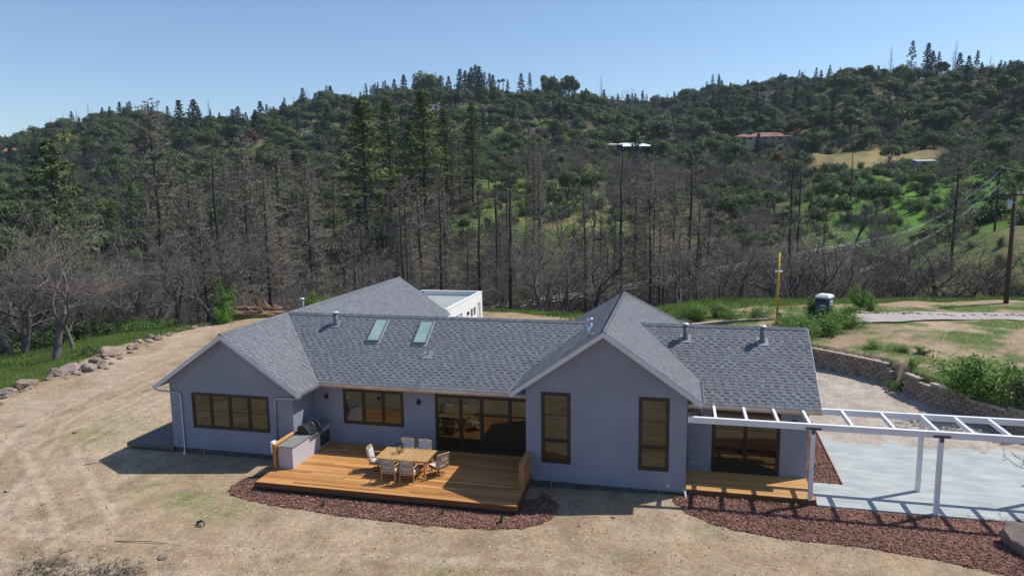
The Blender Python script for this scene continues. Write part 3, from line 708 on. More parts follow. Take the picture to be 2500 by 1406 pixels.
# ---- fascia, gutters, downspouts
def rake(pts, dy, h=.20, th=.035):
    """board following a gable edge on the front"""
    mb = MB()
    for (a, b) in zip(pts[:-1], pts[1:]):
        a = Vector(a); b = Vector(b)
        vs = [a, b, b-Vector((0, 0, h)), a-Vector((0, 0, h))]; vs += [v+Vector((0, dy, 0)) for v in vs]
        mb.add(vs, [(0, 1, 2, 3)[::-1], (4, 5, 6, 7), (0, 4, 5, 1), (3, 2, 6, 7), (0, 3, 7, 4), (1, 5, 6, 2)])
    return part(mb, 'rake_board', m_trim)
rake([(-22.13, -2.025, ZE-.015), (LX, -2.025, ZR-.015), (-15.29, -2.025, ZE-.015)], -.035)
rake([(CXc-CWd, -2.285, ZCE-.015), (CXc, -2.285, ZC-.015), (CXc+CWd, -2.285, ZCE-.015)], -.035)
mb = MB()
for (a, b) in (((4.725, YE, ZE-.012), (4.725, YR, ZR-.012)), ((4.725, YR, ZR-.012), (4.725, 6.56, ZE-.012))):
    a = Vector(a); b = Vector(b); vs = [a, b, b-Vector((0, 0, .18)), a-Vector((0, 0, .18))]; vs += [v+Vector((.035, 0, 0)) for v in vs]
    mb.add(vs, [(0, 1, 2, 3), (4, 5, 6, 7)[::-1], (0, 4, 5, 1), (3, 2, 6, 7), (0, 3, 7, 4), (1, 5, 6, 2)])
part(mb, 'rake_board', m_trim)
def gutter(a, b, out, mat):
    a = Vector(a); b = Vector(b); out = Vector(out); dn = Vector((0, 0, -1)); mb = MB()
    prof = [(0, 0), (0, .105), (.085, .105), (.105, .06), (.11, 0), (.125, 0), (.12, .065), (.095, .12), (-.0, .12)]
    vs = [a+out*x+dn*y for x, y in prof]+[b+out*x+dn*y for x, y in prof]; n = len(prof)
    mb.add(vs, [(i, i+1, n+i+1, n+i) for i in range(n-1)]+[tuple(range(n)), tuple(range(2*n-1, n-1, -1))])
    L = (b-a).length; k = max(1, int(L/.9))
    for i in range(k+1):
        p = a+(b-a)*(i/k)*.99+(b-a)*.005; mb.beam(p+out*.0+dn*.004, p+out*.12+dn*.004, .02, .006)
    return part(mb, 'gutter', mat)
gz = ZE-.035
gutter((-15.28, YE-.005, gz), (-5.9, YE-.005, gz), (0, -1, 0), m_gutter)
gutter((.04, YE-.005, gz), (4.73, YE-.005, gz), (0, -1, 0), m_gutter)
gutter((-15.285, -2.0, gz), (-15.285, YE-.1, gz), (1, 0, 0), m_galv)
gutter((-22.135, -2.0, gz), (-22.135, 16.9, gz), (-1, 0, 0), m_galv)
gutter((-15.285, 6.6, gz), (-15.285, 17.0, gz), (1, 0, 0), m_galv)
gutter((CXc+CWd+.005, -2.27, ZCE-.03), (CXc+CWd+.005, .66, ZCE-.03), (1, 0, 0), m_galv)
gutter((CXc-CWd-.005, -2.27, ZCE-.03), (CXc-CWd-.005, .66, ZCE-.03), (-1, 0, 0), m_galv)
def pipe(pts, r=.036, name='downspout', mat=m_galv):
    mb = MB(); mb.tube(pts, r, 8); return part(mb, name, mat, smooth=True)
pipe([(-22.19, -1.93, 2.58), (-22.15, -1.90, 2.49), (-21.95, -1.85, 2.44), (-21.2, -1.74, 2.38), (-21.08, -1.74, 2.30), (-21.08, -1.74, -.15), (-21.03, -1.86, -.27)])
pipe([(-15.22, -1.93, 2.58), (-15.26, -1.90, 2.50), (-15.45, -1.82, 2.45), (-16.42, -1.74, 2.38), (-16.54, -1.74, 2.30), (-16.54, -1.74, -.2)])
pipe([(.55, YE-.06, 2.58), (.54, YE-.05, 2.46), (.45, -.2, 2.40), (.12, -.08, 2.34), (.07, -.08, 2.24), (.06, -.1, .03)])
b = MB(); b.beam((-.03, -2.0, .0), (.02, -2.12, -.26), .07, .05); part(b, 'drain_spout', m_white)
b = MB(); b.lathe([(.05, -.3), (.05, -.2), (.03, -.19)], 8, (-20.95, -1.95, 0)); part(b, 'drain_cap', m_white)

# ---- roof fittings
def on_main(x, y): return ZE+(y-YE)*SL
def vent(x, y, z, h, r, flash_dir, label, cap=True, mat=m_vent, boot=True):
    mb = MB(); 
    mb.lathe([(r*1.25, -.12), (r*1.25, .04), (r*1.05, .10), (r, .14), (r, h)] if boot else [(r, -.15), (r, h)], 16, (x, y, z))
    o = part(mb, 'vent_pipe', mat, smooth=True); o['label'] = label
    if cap:
        c = MB(); c.lathe([(r*.9, h-.01), (r*1.45, h), (r*1.5, h+.035), (r*1.1, h+.07), (.02, h+.08)], 16, (x, y, z)); part(c, 'vent_cap', m_capm, o)
    fl = MB(); n = Vector(flash_dir); 
    fl.beam(Vector((x, y, z))-Vector((0, cs, cs*SL))*.26+n*.03, Vector((x, y, z))+Vector((0, cs, cs*SL))*.2+n*.03, .46, .006, up=n) if abs(n.y) > .1 else fl.beam(Vector((x, y-.2, z))+n*.03, Vector((x, y+.2, z))+n*.03, .42, .006, up=n)
    part(fl, 'flashing', m_flash, o)
    return o
nm = (0, -cs*SL, cs)
vent(-15.92, 2.60, on_main(0, 2.60), .52, .115, nm, 'leftmost of the painted vent pipes on the front slope')
vent(-.06, 2.48, on_main(0, 2.48), .58, .10, nm, 'vent pipe just right of the central gable')
vent(2.94, 2.46, on_main(0, 2.46), .60, .10, nm, 'vent pipe nearest the right end of the roof')
vent(-10.87, 1.22, on_main(0, 1.22), .42, .028, nm, 'thin plumbing pipe below the right skylight', cap=False)
vent(-3.55, -1.25, ZC-sc_*.6, .62, .105, (-cc*sc_, 0, cc), 'shiny steel flue on the central gable', cap=False, mat=m_steel, boot=False)
mb = MB(); mb.lathe([(.115, .56), (.13, .57), (.13, .70), (.115, .71)], 16, (-3.55, -1.25, ZC-sc_*.6)); part(mb, 'flue_cap', m_steel, smooth=True)
p = at_d(716, 758, 38.0)
vent(-19.15, 5.2, ZR-sl_l*.43, .62, .09, (-cl*sl_l, 0, cl), 'low capped vent behind the left ridge')
def skylight(x0, x1, y0, y1, label):
    def P_(x, y, h): return Vector((x, y, on_main(x, y)))+Vector(nm)*h
    mb = MB()
    for (a, b) in (((x0, y0), (x1, y0)), ((x1, y0), (x1, y1)), ((x1, y1), (x0, y1)), ((x0, y1), (x0, y0))):
        mb.beam(P_(a[0], a[1], .055), P_(b[0], b[1], .055), .05, .13, up=nm)
    o = part(mb, 'skylight', m_vent); o['label'] = label
    fl = MB(); fl.add([P_(x0-.06, y0-.1, .028), P_(x1+.06, y0-.1, .028), P_(x1+.06, y1+.06, .028), P_(x0-.06, y1+.06, .028)], [(0, 1, 2, 3)]); part(fl, 'flashing', m_capm, o)
    sh = MB(); sh.box(x0+.03, x1-.03, y0+.02, y1-.02, 0, 0) if False else None
    # pale light shaft beneath the glass
    a, b, c_, d = P_(x0+.02, y0+.02, .036), P_(x1-.02, y0+.02, .036), P_(x1-.02, y1-.02, .036), P_(x0+.02, y1-.02, .036)
    sh.add([a, b, c_, d], [(0, 1, 2, 3)]); part(sh, 'light_shaft', m_shaft, o)
    g = MB(); g.add([P_(x0+.02, y0+.02, .11), P_(x1-.02, y0+.02, .11), P_(x1-.02, y1-.02, .11), P_(x0+.02, y1-.02, .11)], [(0, 1, 2, 3)]); part(g, 'pane', m_sky_glass, o)
    lb = MB(); cx = x0+.62*(x1-x0); cy = y0+.33*(y1-y0)
    lb.add([P_(cx-.11, cy-.06, .114), P_(cx+.11, cy-.06, .114), P_(cx+.11, cy+.05, .114), P_(cx-.11, cy+.05, .114)], [(0, 1, 2, 3)]); part(lb, 'sticker', m_capm, o)
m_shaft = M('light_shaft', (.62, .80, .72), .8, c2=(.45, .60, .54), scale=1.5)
skylight(-13.93, -13.38, 1.74, 2.84, 'left one of the two skylights')
skylight(-11.72, -11.15, 1.72, 2.82, 'right one of the two skylights')

# ---------------------------------------------------------------- sunlit white garage beyond
gar = thing('garage', 'sunlit white flat-roofed garage with parapet behind the long gable', 'garage', (-17, 21, -.35))
def gpart(mb, n, m, **k): return part(mb, n, m, gar, **k)
GX, G0, G1, GZ = -15.45, 17.12, 25.7, 2.90
KINK = 999
gpart(wall_mesh(G0, G1, -.35, lambda a: GZ, [(18.9, 20.5, -.1, 2.1), (22.55, 23.1, 1.35, 2.0), (23.3, 23.85, 1.35, 2.0), (24.25, 25.2, -.1, 2.15)], sideX(GX, 1), .2), 'wall', m_stucco_white_lit)
gpart(wall_mesh(-20.29, GX-.205, -.35, lambda a: GZ, [], front(G1-.2), .2), 'wall', m_stucco_white_lit)
gpart(wall_mesh(-20.5, -20.3, -.35, lambda a: GZ, [], front(G0), .2), 'wall', m_stucco_white_lit)
gpart(wall_mesh(G0, G1, -.35, lambda a: GZ, [], sideX(-20.5, -1), .2), 'wall', m_stucco_white_lit)
mb = MB(); mb.box(-20.3, GX-.2, G0+.05, G1-.2, 2.45, 2.55); gpart(mb, 'roof', M('membrane_roof', (.34, .36, .355), .8, c2=(.29, .31, .31), scale=.6))
mb = MB(); mb.box(GX-.22, GX+.03, G0, G1+.03, GZ, GZ+.03); mb.box(-20.53, GX-.22, G1-.22, G1+.03, GZ, GZ+.03); gpart(mb, 'parapet_cap', m_white)
for (a, b, c_, d) in ((18.9, 20.5, -.1, 2.1), (24.25, 25.2, -.1, 2.15)):
    mb = MB()
    n = 3
    for i in range(n): mb.box(GX-.12, GX-.08, a+(b-a)*i/n+.01, a+(b-a)*(i+1)/n-.01, c_, d)
    gpart(mb, 'door', m_trim)
for (a, b) in ((22.55, 23.1), (23.3, 23.85)):
    mb = MB(); mb.add([(GX-.1, a, 1.35), (GX-.1, b, 1.35), (GX-.1, b, 2.0), (GX-.1, a, 2.0)], [(0, 1, 2, 3)]); gpart(mb, 'window', m_glass)
mb = MB(); mb.box(GX, GX+.12, 21.6, 21.85, 1.75, 1.95); gpart(mb, 'wall_light', m_black)

# ================================================================ decks
def deck(label, x0, x1, y0, y1, z, mat, along='x', bw=.14, parent_skip=(), seglen=4.0, fascia=('f',), h=.15, cut=None):
    t = thing('deck', label, 'deck', (x0, y0, z))
    k = 0; rr = random.Random(int(abs(x0*10)))
    n = int(round((y1-y0)/bw)) if along == 'x' else int(round((x1-x0)/bw))
    for i in range(n):
        lo = (y0 if along == 'x' else x0)+i*bw
        L0, L1 = (x0, x1) if along == 'x' else (y0, y1)
        if cut: L0, L1 = cut(lo+bw/2, L0, L1)
        c = [L0]
        if L1-L0 > seglen*1.3:
            p = L0+rr.uniform(.3, 1)*seglen
            while p < L1-.8: c.append(p); p += seglen*rr.uniform(.8, 1.1)
        c.append(L1)
        for a, b in zip(c[:-1], c[1:]):
            mb = MB(); dz = rr.uniform(-.0015, .0015)
            if along == 'x': mb.box(a+.002, b-.002, lo+.004, lo+bw-.004, z-.035+dz, z+dz, rnd=0)
            else: mb.box(lo+.004, lo+bw-.004, a+.002, b-.002, z-.035+dz, z+dz, rnd=0)
            part(mb, 'plank', mat, t)
    mb = MB()
    if 'f' in fascia: mb.box(x0-.02, x1+.02, y0-.045, y0-.002, z-.036-h, z-.001)
    if 'l' in fascia: mb.box(x0-.045, x0-.002, y0, y1, z-.036-h, z-.001)
    if 'r' in fascia: mb.box(x1+.002, x1+.045, y0, y1, z-.036-h, z-.001)
    part(mb, 'fascia', m_fascia_shaded if along == 'x' else mat, t)
    mb = MB(); mb.box(x0+.1, x1-.1, y0+.12, y1, z-.5, z-.04); part(mb, 'joists', m_found, t)
    return t
deck('long orange-brown timber deck with the dining set on it', -15.79, -5.69, -4.45, -1.95+2.52*0, 0, m_deck, fascia=('f', 'l', 'r'), h=.16) if False else None
d1 = deck('broad orange-brown timber deck holding the dining set', -15.79, -5.69, -4.45, -.01, 0, m_deck, fascia=('f', 'l', 'r'),
          cut=lambda y, a, b: (a, b) if y < -1.96 else ((a, -5.87) if True else 0))
d2 = deck('small timber deck under the left end of the white pergola', .02, 4.36, -1.83, -.01, 0, m_deck2, fascia=('f', 'r'), seglen=9, h=.17)
d3 = deck('weathered grey timber deck along the left side of the house', -24.05, -21.68, -1.69, 6.0, -.07, m_deck3, along='y', fascia=('f', 'l'), seglen=20, h=.13)

# privacy panel and counter at the left of the deck
pn = thing('privacy_screen', 'tall cedar board screen at the left edge of the deck behind the counter', 'screen', (-15.75, -2.4, 0))
for i in range(7):
    mb = MB(); z0 = .0+i*.137; mb.box(-15.81, -15.79+.01, -3.16, -1.72, z0+.004, z0+.133, rnd=0); part(mb, 'board', m_cedar, pn)
    mb = MB(); mb.box(-15.725, -15.705, -3.16, -1.72, z0+.004, z0+.133, rnd=0); part(mb, 'board', m_cedar, pn)
mb = MB(); mb.box(-15.78, -15.727, -3.14, -1.74, 0, .955); part(mb, 'core', m_cedar, pn)
mb = MB(); mb.box(-15.825, -15.695, -3.20, -3.162, 0, .958); part(mb, 'end_board', m_cedar, pn)
mb = MB(); mb.box(-15.84, -15.68, -3.21, -1.72, .96, .995); part(mb, 'cap_board', M('cedar_cap', (.66, .38, .15), .5, c2=(.55, .29, .10), scale=2, stretch=(12, 1.5, 12)), pn)
ct = thing('outdoor_counter', 'pale stucco outdoor kitchen counter with grey stone top', 'counter', (-15.35, -1.5, 0))
mb = MB(); mb.box(-15.66, -15.03, -3.08, -.02, .002, .87); part(mb, 'base', m_counterwall, ct)
mb = MB(); mb.box(-15.67, -14.98, -3.12, -1.72, .871, .905); mb.box(-15.67, -14.98, -.86, -.02, .871, .905); mb.box(-15.67, -15.5, -1.72, -.86, .871, .905); part(mb, 'countertop', m_counter, ct)
for (a, b) in ((-.92, -.53), (-.52, -.13)):
    mb = MB(); mb.box(-15.03, -15.005, a, b, .10, .66); o = part(mb, 'cabinet_door', M('slate_door', (.06, .065, .07), .35, metal=.5), ct)
    mb = MB(); yy = b-.06 if a < -.6 else a+.06; mb.beam((-14.985, yy, .42), (-14.985, yy, .60), .015, .015); part(mb, 'handle', m_steel, o)
gr = thing('gas_grill', 'black domed gas grill with steel knobs set in the counter', 'grill', (-15.3, -1.28, .9))
mb = MB(); n = 10; pr = []
for i in range(n+1):
    a = math.pi*i/n*.62+math.pi*.06; pr.append((-.02-.34*math.cos(a)*1.0, .06+.36*math.sin(a)))
pr = [(-.30, .0)]+[(-.27+.60*(1-math.cos(math.pi*i/n*.5))*1.0 if False else -.28+.58*(i/n), .06+.33*math.sin(math.pi*(.22+.78*i/n))**.8) for i in range(n)]+[(.30, .05), (.30, 0)]
ys = (-.42, .42); vs = [(x, y, z) for y in ys for x, z in pr]; k = len(pr)
mb.add([(v[0]-15.32, v[1]-1.28, v[2]+.905) for v in vs], [(i, i+1, k+i+1, k+i) for i in range(k-1)]+[tuple(range(k))[::-1], tuple(range(k, 2*k))])
part(mb, 'hood', m_hood, gr)
mb = MB()
for y in (-.43, .43):
    pts = [(x-15.32, y-1.28, z+.912) for x, z in pr[1:-1]]; mb.tube(pts, .014, 6)
part(mb, 'hood_trim', m_steel, gr)
mb = MB(); mb.box(-15.62, -15.0, -1.70, -.86, .80, .905); part(mb, 'firebox', m_black, gr)
mb = MB(); mb.box(-15.0, -14.93, -1.72, -.84, .77, .90); part(mb, 'control_panel', m_steel, gr)
for i in range(5):
    y = -1.62+i*.17; mb = MB(); mb.tube([(-14.93, y, .835), (-14.885, y, .835)], .028, 10); part(mb, 'knob', m_steel if i < 3 else m_blue, gr)
mb = MB(); mb.tube([(-14.93, -1.62, 1.02), (-14.93, -.94, 1.02)], .014, 8)
for y in (-1.6, -.96): mb.tube([(-15.02, y, 1.0), (-14.93, y, 1.02)], .01, 6)
part(mb, 'handle', m_steel, gr)
mb = MB(); mb.lathe([(.045, 0), (.05, .01), (.04, .02)], 12, (0, 0, 0)); o = mb.build('gauge', m_steel, None, (-15.13, -1.28, 1.262)); o.rotation_euler = (0, .7, 0); setpar(o, gr)
mb = MB(); mb.box(-15.60, -15.40, -1.05, -.92, .905, .97); part(mb, 'igniter_box', m_black, gr)
bx_ = thing('utility_box', 'white electrical box on the outer face of the cedar screen', 'box', (-15.87, -3.0, .8))
mb = MB(); mb.box(-15.93, -15.815, -3.15, -2.92, .62, 1.06); part(mb, 'housing', m_white, bx_)
mb = MB(); mb.box(-15.96, -15.932, -3.12, -2.95, .68, .8); mb.box(-15.96, -15.932, -3.12, -2.95, .86, .98); part(mb, 'cover', m_trim, bx_)
kn = thing('deck_screen_wall', 'waist-high plank screen at the right end of the deck', 'screen', (-5.75, -2.6, 0))
for i in range(7):
    z0 = .01+i*.137
    for xa in (-5.855, -5.705):
        mb = MB(); mb.box(xa, xa+.022, -3.12, -1.97, z0+.003, z0+.134, rnd=0); part(mb, 'board', m_cedar, kn)
mb = MB(); mb.box(-5.83, -5.708, -3.10, -1.98, 0, .968); part(mb, 'core', m_cedar, kn)
mb = MB(); mb.box(-5.865, -5.672, -3.165, -3.122, 0, .97); part(mb, 'end_board', m_cedar, kn)
mb = MB(); mb.box(-5.875, -5.665, -3.17, -1.97, .972, 1.005); part(mb, 'cap_board', m_cedar, kn)

# ================================================================ dining set
tb = thing('dining_table', 'rectangular teak slatted dining table in the middle of the deck', 'table', (-10.47, -2.5, 0))
TX0, TX1, TY0, TY1 = -11.51, -9.43, -3.08, -1.91
mb = MB(); fwid = .09
for (a, b, c_, d) in ((TX0, TX1, TY0, TY0+fwid), (TX0, TX1, TY1-fwid, TY1), (TX0, TX0+fwid, TY0+fwid, TY1-fwid), (TX1-fwid, TX1, TY0+fwid, TY1-fwid)): mb.box(a, b, c_, d, .72, .75)
part(mb, 'top_frame', m_teak, tb)
n = 24; w = (TX1-TX0-2*fwid)/n
for i in range(n):
    mb = MB(); a = TX0+fwid+i*w; mb.box(a+.004, a+w-.004, TY0+fwid+.003, TY1-fwid-.003, .725, .748, rnd=0); part(mb, 'slat', m_teak, tb)
mb = MB(); mb.box(TX0+.12, TX1-.12, TY0+.14, TY0+.165, .63, .72); mb.box(TX0+.12, TX1-.12, TY1-.165, TY1-.14, .63, .72); mb.box(TX0+.12, TX0+.145, TY0+.165, TY1-.165, .63, .72); mb.box(TX1-.145, TX1-.12, TY0+.165, TY1-.165, .63, .72); part(mb, 'apron', m_teak, tb)
for x in (TX0+.13, TX1-.2):
    for y in (TY0+.15, TY1-.22):
        mb = MB(); mb.box(x, x+.07, y, y+.07, .002, .63); part(mb, 'leg', m_teak, tb)
def chair(label, x, y, rz, swivel=False):
    """seat faces +y locally"""
    t = thing('swivel_chair' if swivel else 'dining_chair', label, 'chair', (x, y, 0), rz, 'teak chairs around the dining table')
    def pt(mb, n, m, smooth=False):
        o = mb.build(n, m, t, smooth=smooth); return o
    w = .27; zs = .36
    back = [(-.24, zs), (-.27, .62), (-.33, .93)]
    for sx in (-1, 1):
        mb = MB(); X = sx*w
        if swivel: pts = [(X, -.23, .30), (X, -.25, .5), (X, -.29, .70), (X, -.35, .95)]
        else: pts = [(X, -.27, .001), (X, -.24, .36), (X, -.28, .62), (X, -.35, .95)]
        mb.tube(pts, [.021, .024, .022, .018], 6); pt(mb, 'back_post', m_teak)
        if not swivel:
            mb = MB(); mb.tube([(X, .25, .001), (X, .24, .36), (X, .22, .62)], [.02, .023, .02], 6); pt(mb, 'front_leg', m_teak)
        mb = MB(); mb.tube([(X, -.28, .64), (X*1.04, -.1, .645), (X*1.04, .12, .64), (X, .24, .60), (X*.98, .26, .5 if swivel else .56), (X*.96, .22, .36)], [.018, .022, .024, .022, .018, .016], 6); pt(mb, 'arm', m_teak)
    mb = MB(); mb.box(-w, w, -.25, -.22, .32, .37); mb.box(-w, w, .22, .25, .32, .37); mb.box(-w-.01, -w+.02, -.23, .23, .32, .37); mb.box(w-.02, w+.01, -.23, .23, .32, .37)
    mb.box(-w, w, -.22, .22, .352, .364); pt(mb, 'seat_frame', m_teak)
    # top rail bowed, two crossing curved splats
    mb = MB(); mb.tube([(-w, -.345, .93), (-w*.5, -.375, .945), (0, -.385, .95), (w*.5, -.375, .945), (w, -.345, .93)], .024, 6)
    mb.tube([(-w, -.27, .50), (0, -.31, .49), (w, -.27, .50)], .018, 6); pt(mb, 'back_rail', m_teak)
    mb = MB()
    for s in (1, -1):
        mb.tube([(-w, -.345+.02*(s < 0), .70+.19*s), (-w*.5, -.34, .70+.07*s), (0, -.345, .70+.02*s), (w*.5, -.34, .70+.07*s), (w, -.33, .70+.19*s)], .012, 5)
    mb.tube([(-w, -.32, .70), (w, -.32, .70)], .012, 5)
    pt(mb, 'back_splat', m_teak)
    # cushions
    def cushion(name, A, ux, uy, un, sx, sy, th):
        mb = MB(); vs = []; fs = []; n = 6
        for k, s in ((0, -1), (1, 1)):
            for i in range(n+1):
                for j in range(n+1):
                    a = i/n*2-1; b = j/n*2-1; e = (1-abs(a)**5)*(1-abs(b)**5)
                    p = Vector(A)+Vector(ux)*(a*sx*(.985 if k == 0 else 1))+Vector(uy)*(b*sy)+Vector(un)*(s*th*(.45+.55*e))
                    vs.append(p)
        m_ = (n+1)**2
        for i in range(n):
            for j in range(n):
                q = (i*(n+1)+j, (i+1)*(n+1)+j, (i+1)*(n+1)+j+1, i*(n+1)+j+1); fs.append(q[::-1]); fs.append(tuple(m_+z for z in q))
        for i in range(n):
            for (a, b) in (((i*(n+1)), ((i+1)*(n+1))), ((i*(n+1)+n), ((i+1)*(n+1)+n)), (i, i+1), (n*(n+1)+i, n*(n+1)+i+1)): fs.append((a, b, m_+b, m_+a))
        mb.add(vs, fs); pt(mb, name, m_cush, True)
    cushion('seat_cushion', (0, .0, .415), (1, 0, 0), (0, 1, 0), (0, 0, 1), .25, .25, .045)
    cushion('back_cushion', (0, -.265, .69), (1, 0, 0), (0, -.2, .98), (0, .98, .2), .245, .25, .04)
    if swivel:
        mb = MB(); N = 22; mb.tube([(.29*math.cos(2*math.pi*i/N), .29*math.sin(2*math.pi*i/N), .02) for i in range(N+1)], .018, 6, cap=False)
        for a in (.6, 2.17, 3.74, 5.31): mb.beam((.29*math.cos(a), .29*math.sin(a), .03), (.02*math.cos(a), .02*math.sin(a), .10), .04, .02)
        pt(mb, 'swivel_base', m_teak)
        mb = MB(); mb.tube([(0, 0, .08), (0, 0, .32)], .03, 8); pt(mb, 'pivot', m_black)
    return t
chair('teak chair on the near side of the table, the left one, back to the lawn', -10.83, -3.22, 0)
chair('teak chair on the near side of the table, the right one, back to the lawn', -10.08, -3.24, .02)
chair('shaded teak chair between table and house wall, the left one', -10.86, -1.74, math.pi)
chair('shaded teak chair between table and house wall, beside the sliding door', -10.12, -1.76, math.pi-.02)
chair('cushioned chair at the counter end of the table', -11.68, -2.50, -math.pi/2+.08, True)
chair('swivel chair turned at the right end of the table, its ring base in view', -9.20, -2.46, math.radians(55), True)
sc = thing('wire_sculpture', 'blue-black looped steel ribbon orb standing on the table', 'sculpture', (-10.75, -2.42, .752))
for i in range(6):
    a = i*math.pi/6; mb = MB(); rx = .15; pts = []
    for k in range(19):
        t_ = 2*math.pi*k/18; pts.append((rx*math.sin(t_)*math.cos(a), rx*math.sin(t_)*math.sin(a), .24+.20*math.cos(t_)+.0*i))
    mb.tube(pts, .0085, 5, cap=False)
    o = mb.build('hoop', m_blue, sc)
    o.rotation_euler = (.22*math.sin(i*2.1), .22*math.cos(i*1.7), 0)
mb = MB()
for a in (0.3, 2.4, 4.5): mb.tube([(.0, 0, .05), (.12*math.cos(a), .12*math.sin(a), .006), (.18*math.cos(a+.5), .18*math.sin(a+.5), .006)], .008, 5)
mb.build('foot', M('rust_steel', (.12, .05, .03), .6, metal=.4), sc)

# ================================================================ pergola
pg = thing('pergola', 'long white ladder-like pergola beginning at the house and running right', 'pergola', (8, -.95, -.13))
def pp(mb, n, m=m_white, par=pg): return part(mb, n, m, par)
for (y, xa, xb) in ((-1.87, .03, 15.5), (-.05, 4.40, 15.5)):
    mb = MB(); mb.box(xa, xb, y-.07, y+.07, 2.52, 2.73); pp(mb, 'beam')
for x in (.98, 2.03, 3.07, 4.09, 5.44, 6.74, 8.04, 9.08, 10.13, 11.25, 12.35, 13.4, 14.5):
    mb = MB(); mb.box(x-.045, x+.045, -1.80, -.12 if x > 4.4 else -.02, 2.575, 2.715); pp(mb, 'rafter')
for (x, y, z) in ((4.18, -1.87, 0.0), (8.10, -1.87, -.13), (8.10, -.05, -.13), (12.03, -1.87, -.13), (12.03, -.05, -.13)):
    mb = MB(); mb.box(x-.07, x+.07, y-.07, y+.07, z, 2.519); o = pp(mb, 'post')
    if y < -1:
        mb = MB(); yy = y-.078
        mb.box(x-.24, x+.24, yy, yy+.007, 2.535, 2.625); mb.box(x-.06, x+.06, yy+.0005, yy+.0075, 2.38, 2.534)
        mb.box(x-.27, x-.241, yy, yy+.007, 2.56, 2.60); mb.box(x+.241, x+.27, yy, yy+.007, 2.56, 2.60)
        for dx, dz in ((-.2, .06), (.2, .06), (0, .06), (0, -.07)): mb.box(x+dx-.012, x+dx+.012, yy-.012, yy, 2.52+dz-.012, 2.52+dz+.012)
        part(mb, 'tie_plate', M('tie_plate', (.10, .11, .125), .6, metal=.3) if x < 5 else bpy.data.materials['tie_plate'], pg)
# ================================================================ slab, beds, borders
def poly_sheet(name, pts, z, mat, th=.3):
    mb = MB(); n = len(pts)
    mb.add([(x, y, z) for x, y in pts]+[(x, y, z-th) for x, y in pts], [tuple(range(n))]+[(i, (i+1) % n, n+(i+1) % n, n+i)[::-1] for i in range(n)])
    return struct(mb.build(name, mat))
o = poly_sheet('concrete_slab', [(4.42, -1.95), (17.5, -1.95), (17.5, -.013), (4.42, -.013)], -.13, m_concrete); o['label'] = 'pale bluish concrete walk under the pergola'
o = poly_sheet('concrete_apron', [(5.64, .0), (17.5, .0), (17.5, 9.5), (5.80, 9.5)], -.13, m_concrete); o['label'] = 'pale bluish concrete apron fading under dusty gravel'
# thin rust edging of the mulch triangle
mb = MB(); mb.beam((5.61, -.005, -.13), (5.77, 7.0, -.10), .03, .12); struct(mb.build('bed_edging', m_rust_edge := M('rust_edge', (.25, .10, .07), .8)))

def in_poly(px, py, poly):
    c = np.zeros(px.shape, bool); j = len(poly)-1
    for i in range(len(poly)):
        xi, yi = poly[i]; xj, yj = poly[j]
        m = ((yi > py) != (yj > py)) & (px < (xj-xi)*(py-yi)/((yj-yi)+1e-12)+xi); c ^= m; j = i
    return c
def smooth_poly(p, k=6, wob=.08, seed=0):
    r = random.Random(seed); out = []; n = len(p)
    for i in range(n):
        p0, p1, p2, p3 = [Vector(p[(i+j-1) % n]) for j in range(4)]
        for s in range(k):
            t = s/k; q = .5*((2*p1)+(-p0+p2)*t+(2*p0-5*p1+4*p2-p3)*t*t+(-p0+3*p1-3*p2+p3)*t**3)
            out.append((q.x+r.uniform(-wob, wob), q.y+r.uniform(-wob, wob)))
    return out
BED1 = [(-16.4, -3.2), (-16.95, -4.1), (-16.5, -4.95), (-15.2, -5.3), (-13.8, -5.56), (-11, -5.75), (-8, -5.75), (-6, -5.5), (-4.8, -4.95), (-4.35, -4.2), (-4.5, -3.2), (-5.2, -2.4), (-5.6, -3.2), (-10, -4.2), (-15.5, -4.2), (-15.85, -3.3)]
BED2 = [(-.4, -2.05), (-.35, -2.7), (.4, -3.6), (1.7, -4.3), (3.6, -4.55), (5.6, -4.6), (7.4, -4.95), (9.0, -5.5), (11, -6.3), (14, -7), (14, -1.97), (9, -1.97), (4.4, -1.97), (2, -1.8), (.2, -1.85)]
BED3 = [(4.40, .0), (5.57, .0), (5.70, 6.2), (5.0, 6.8), (4.40, 6.8)]
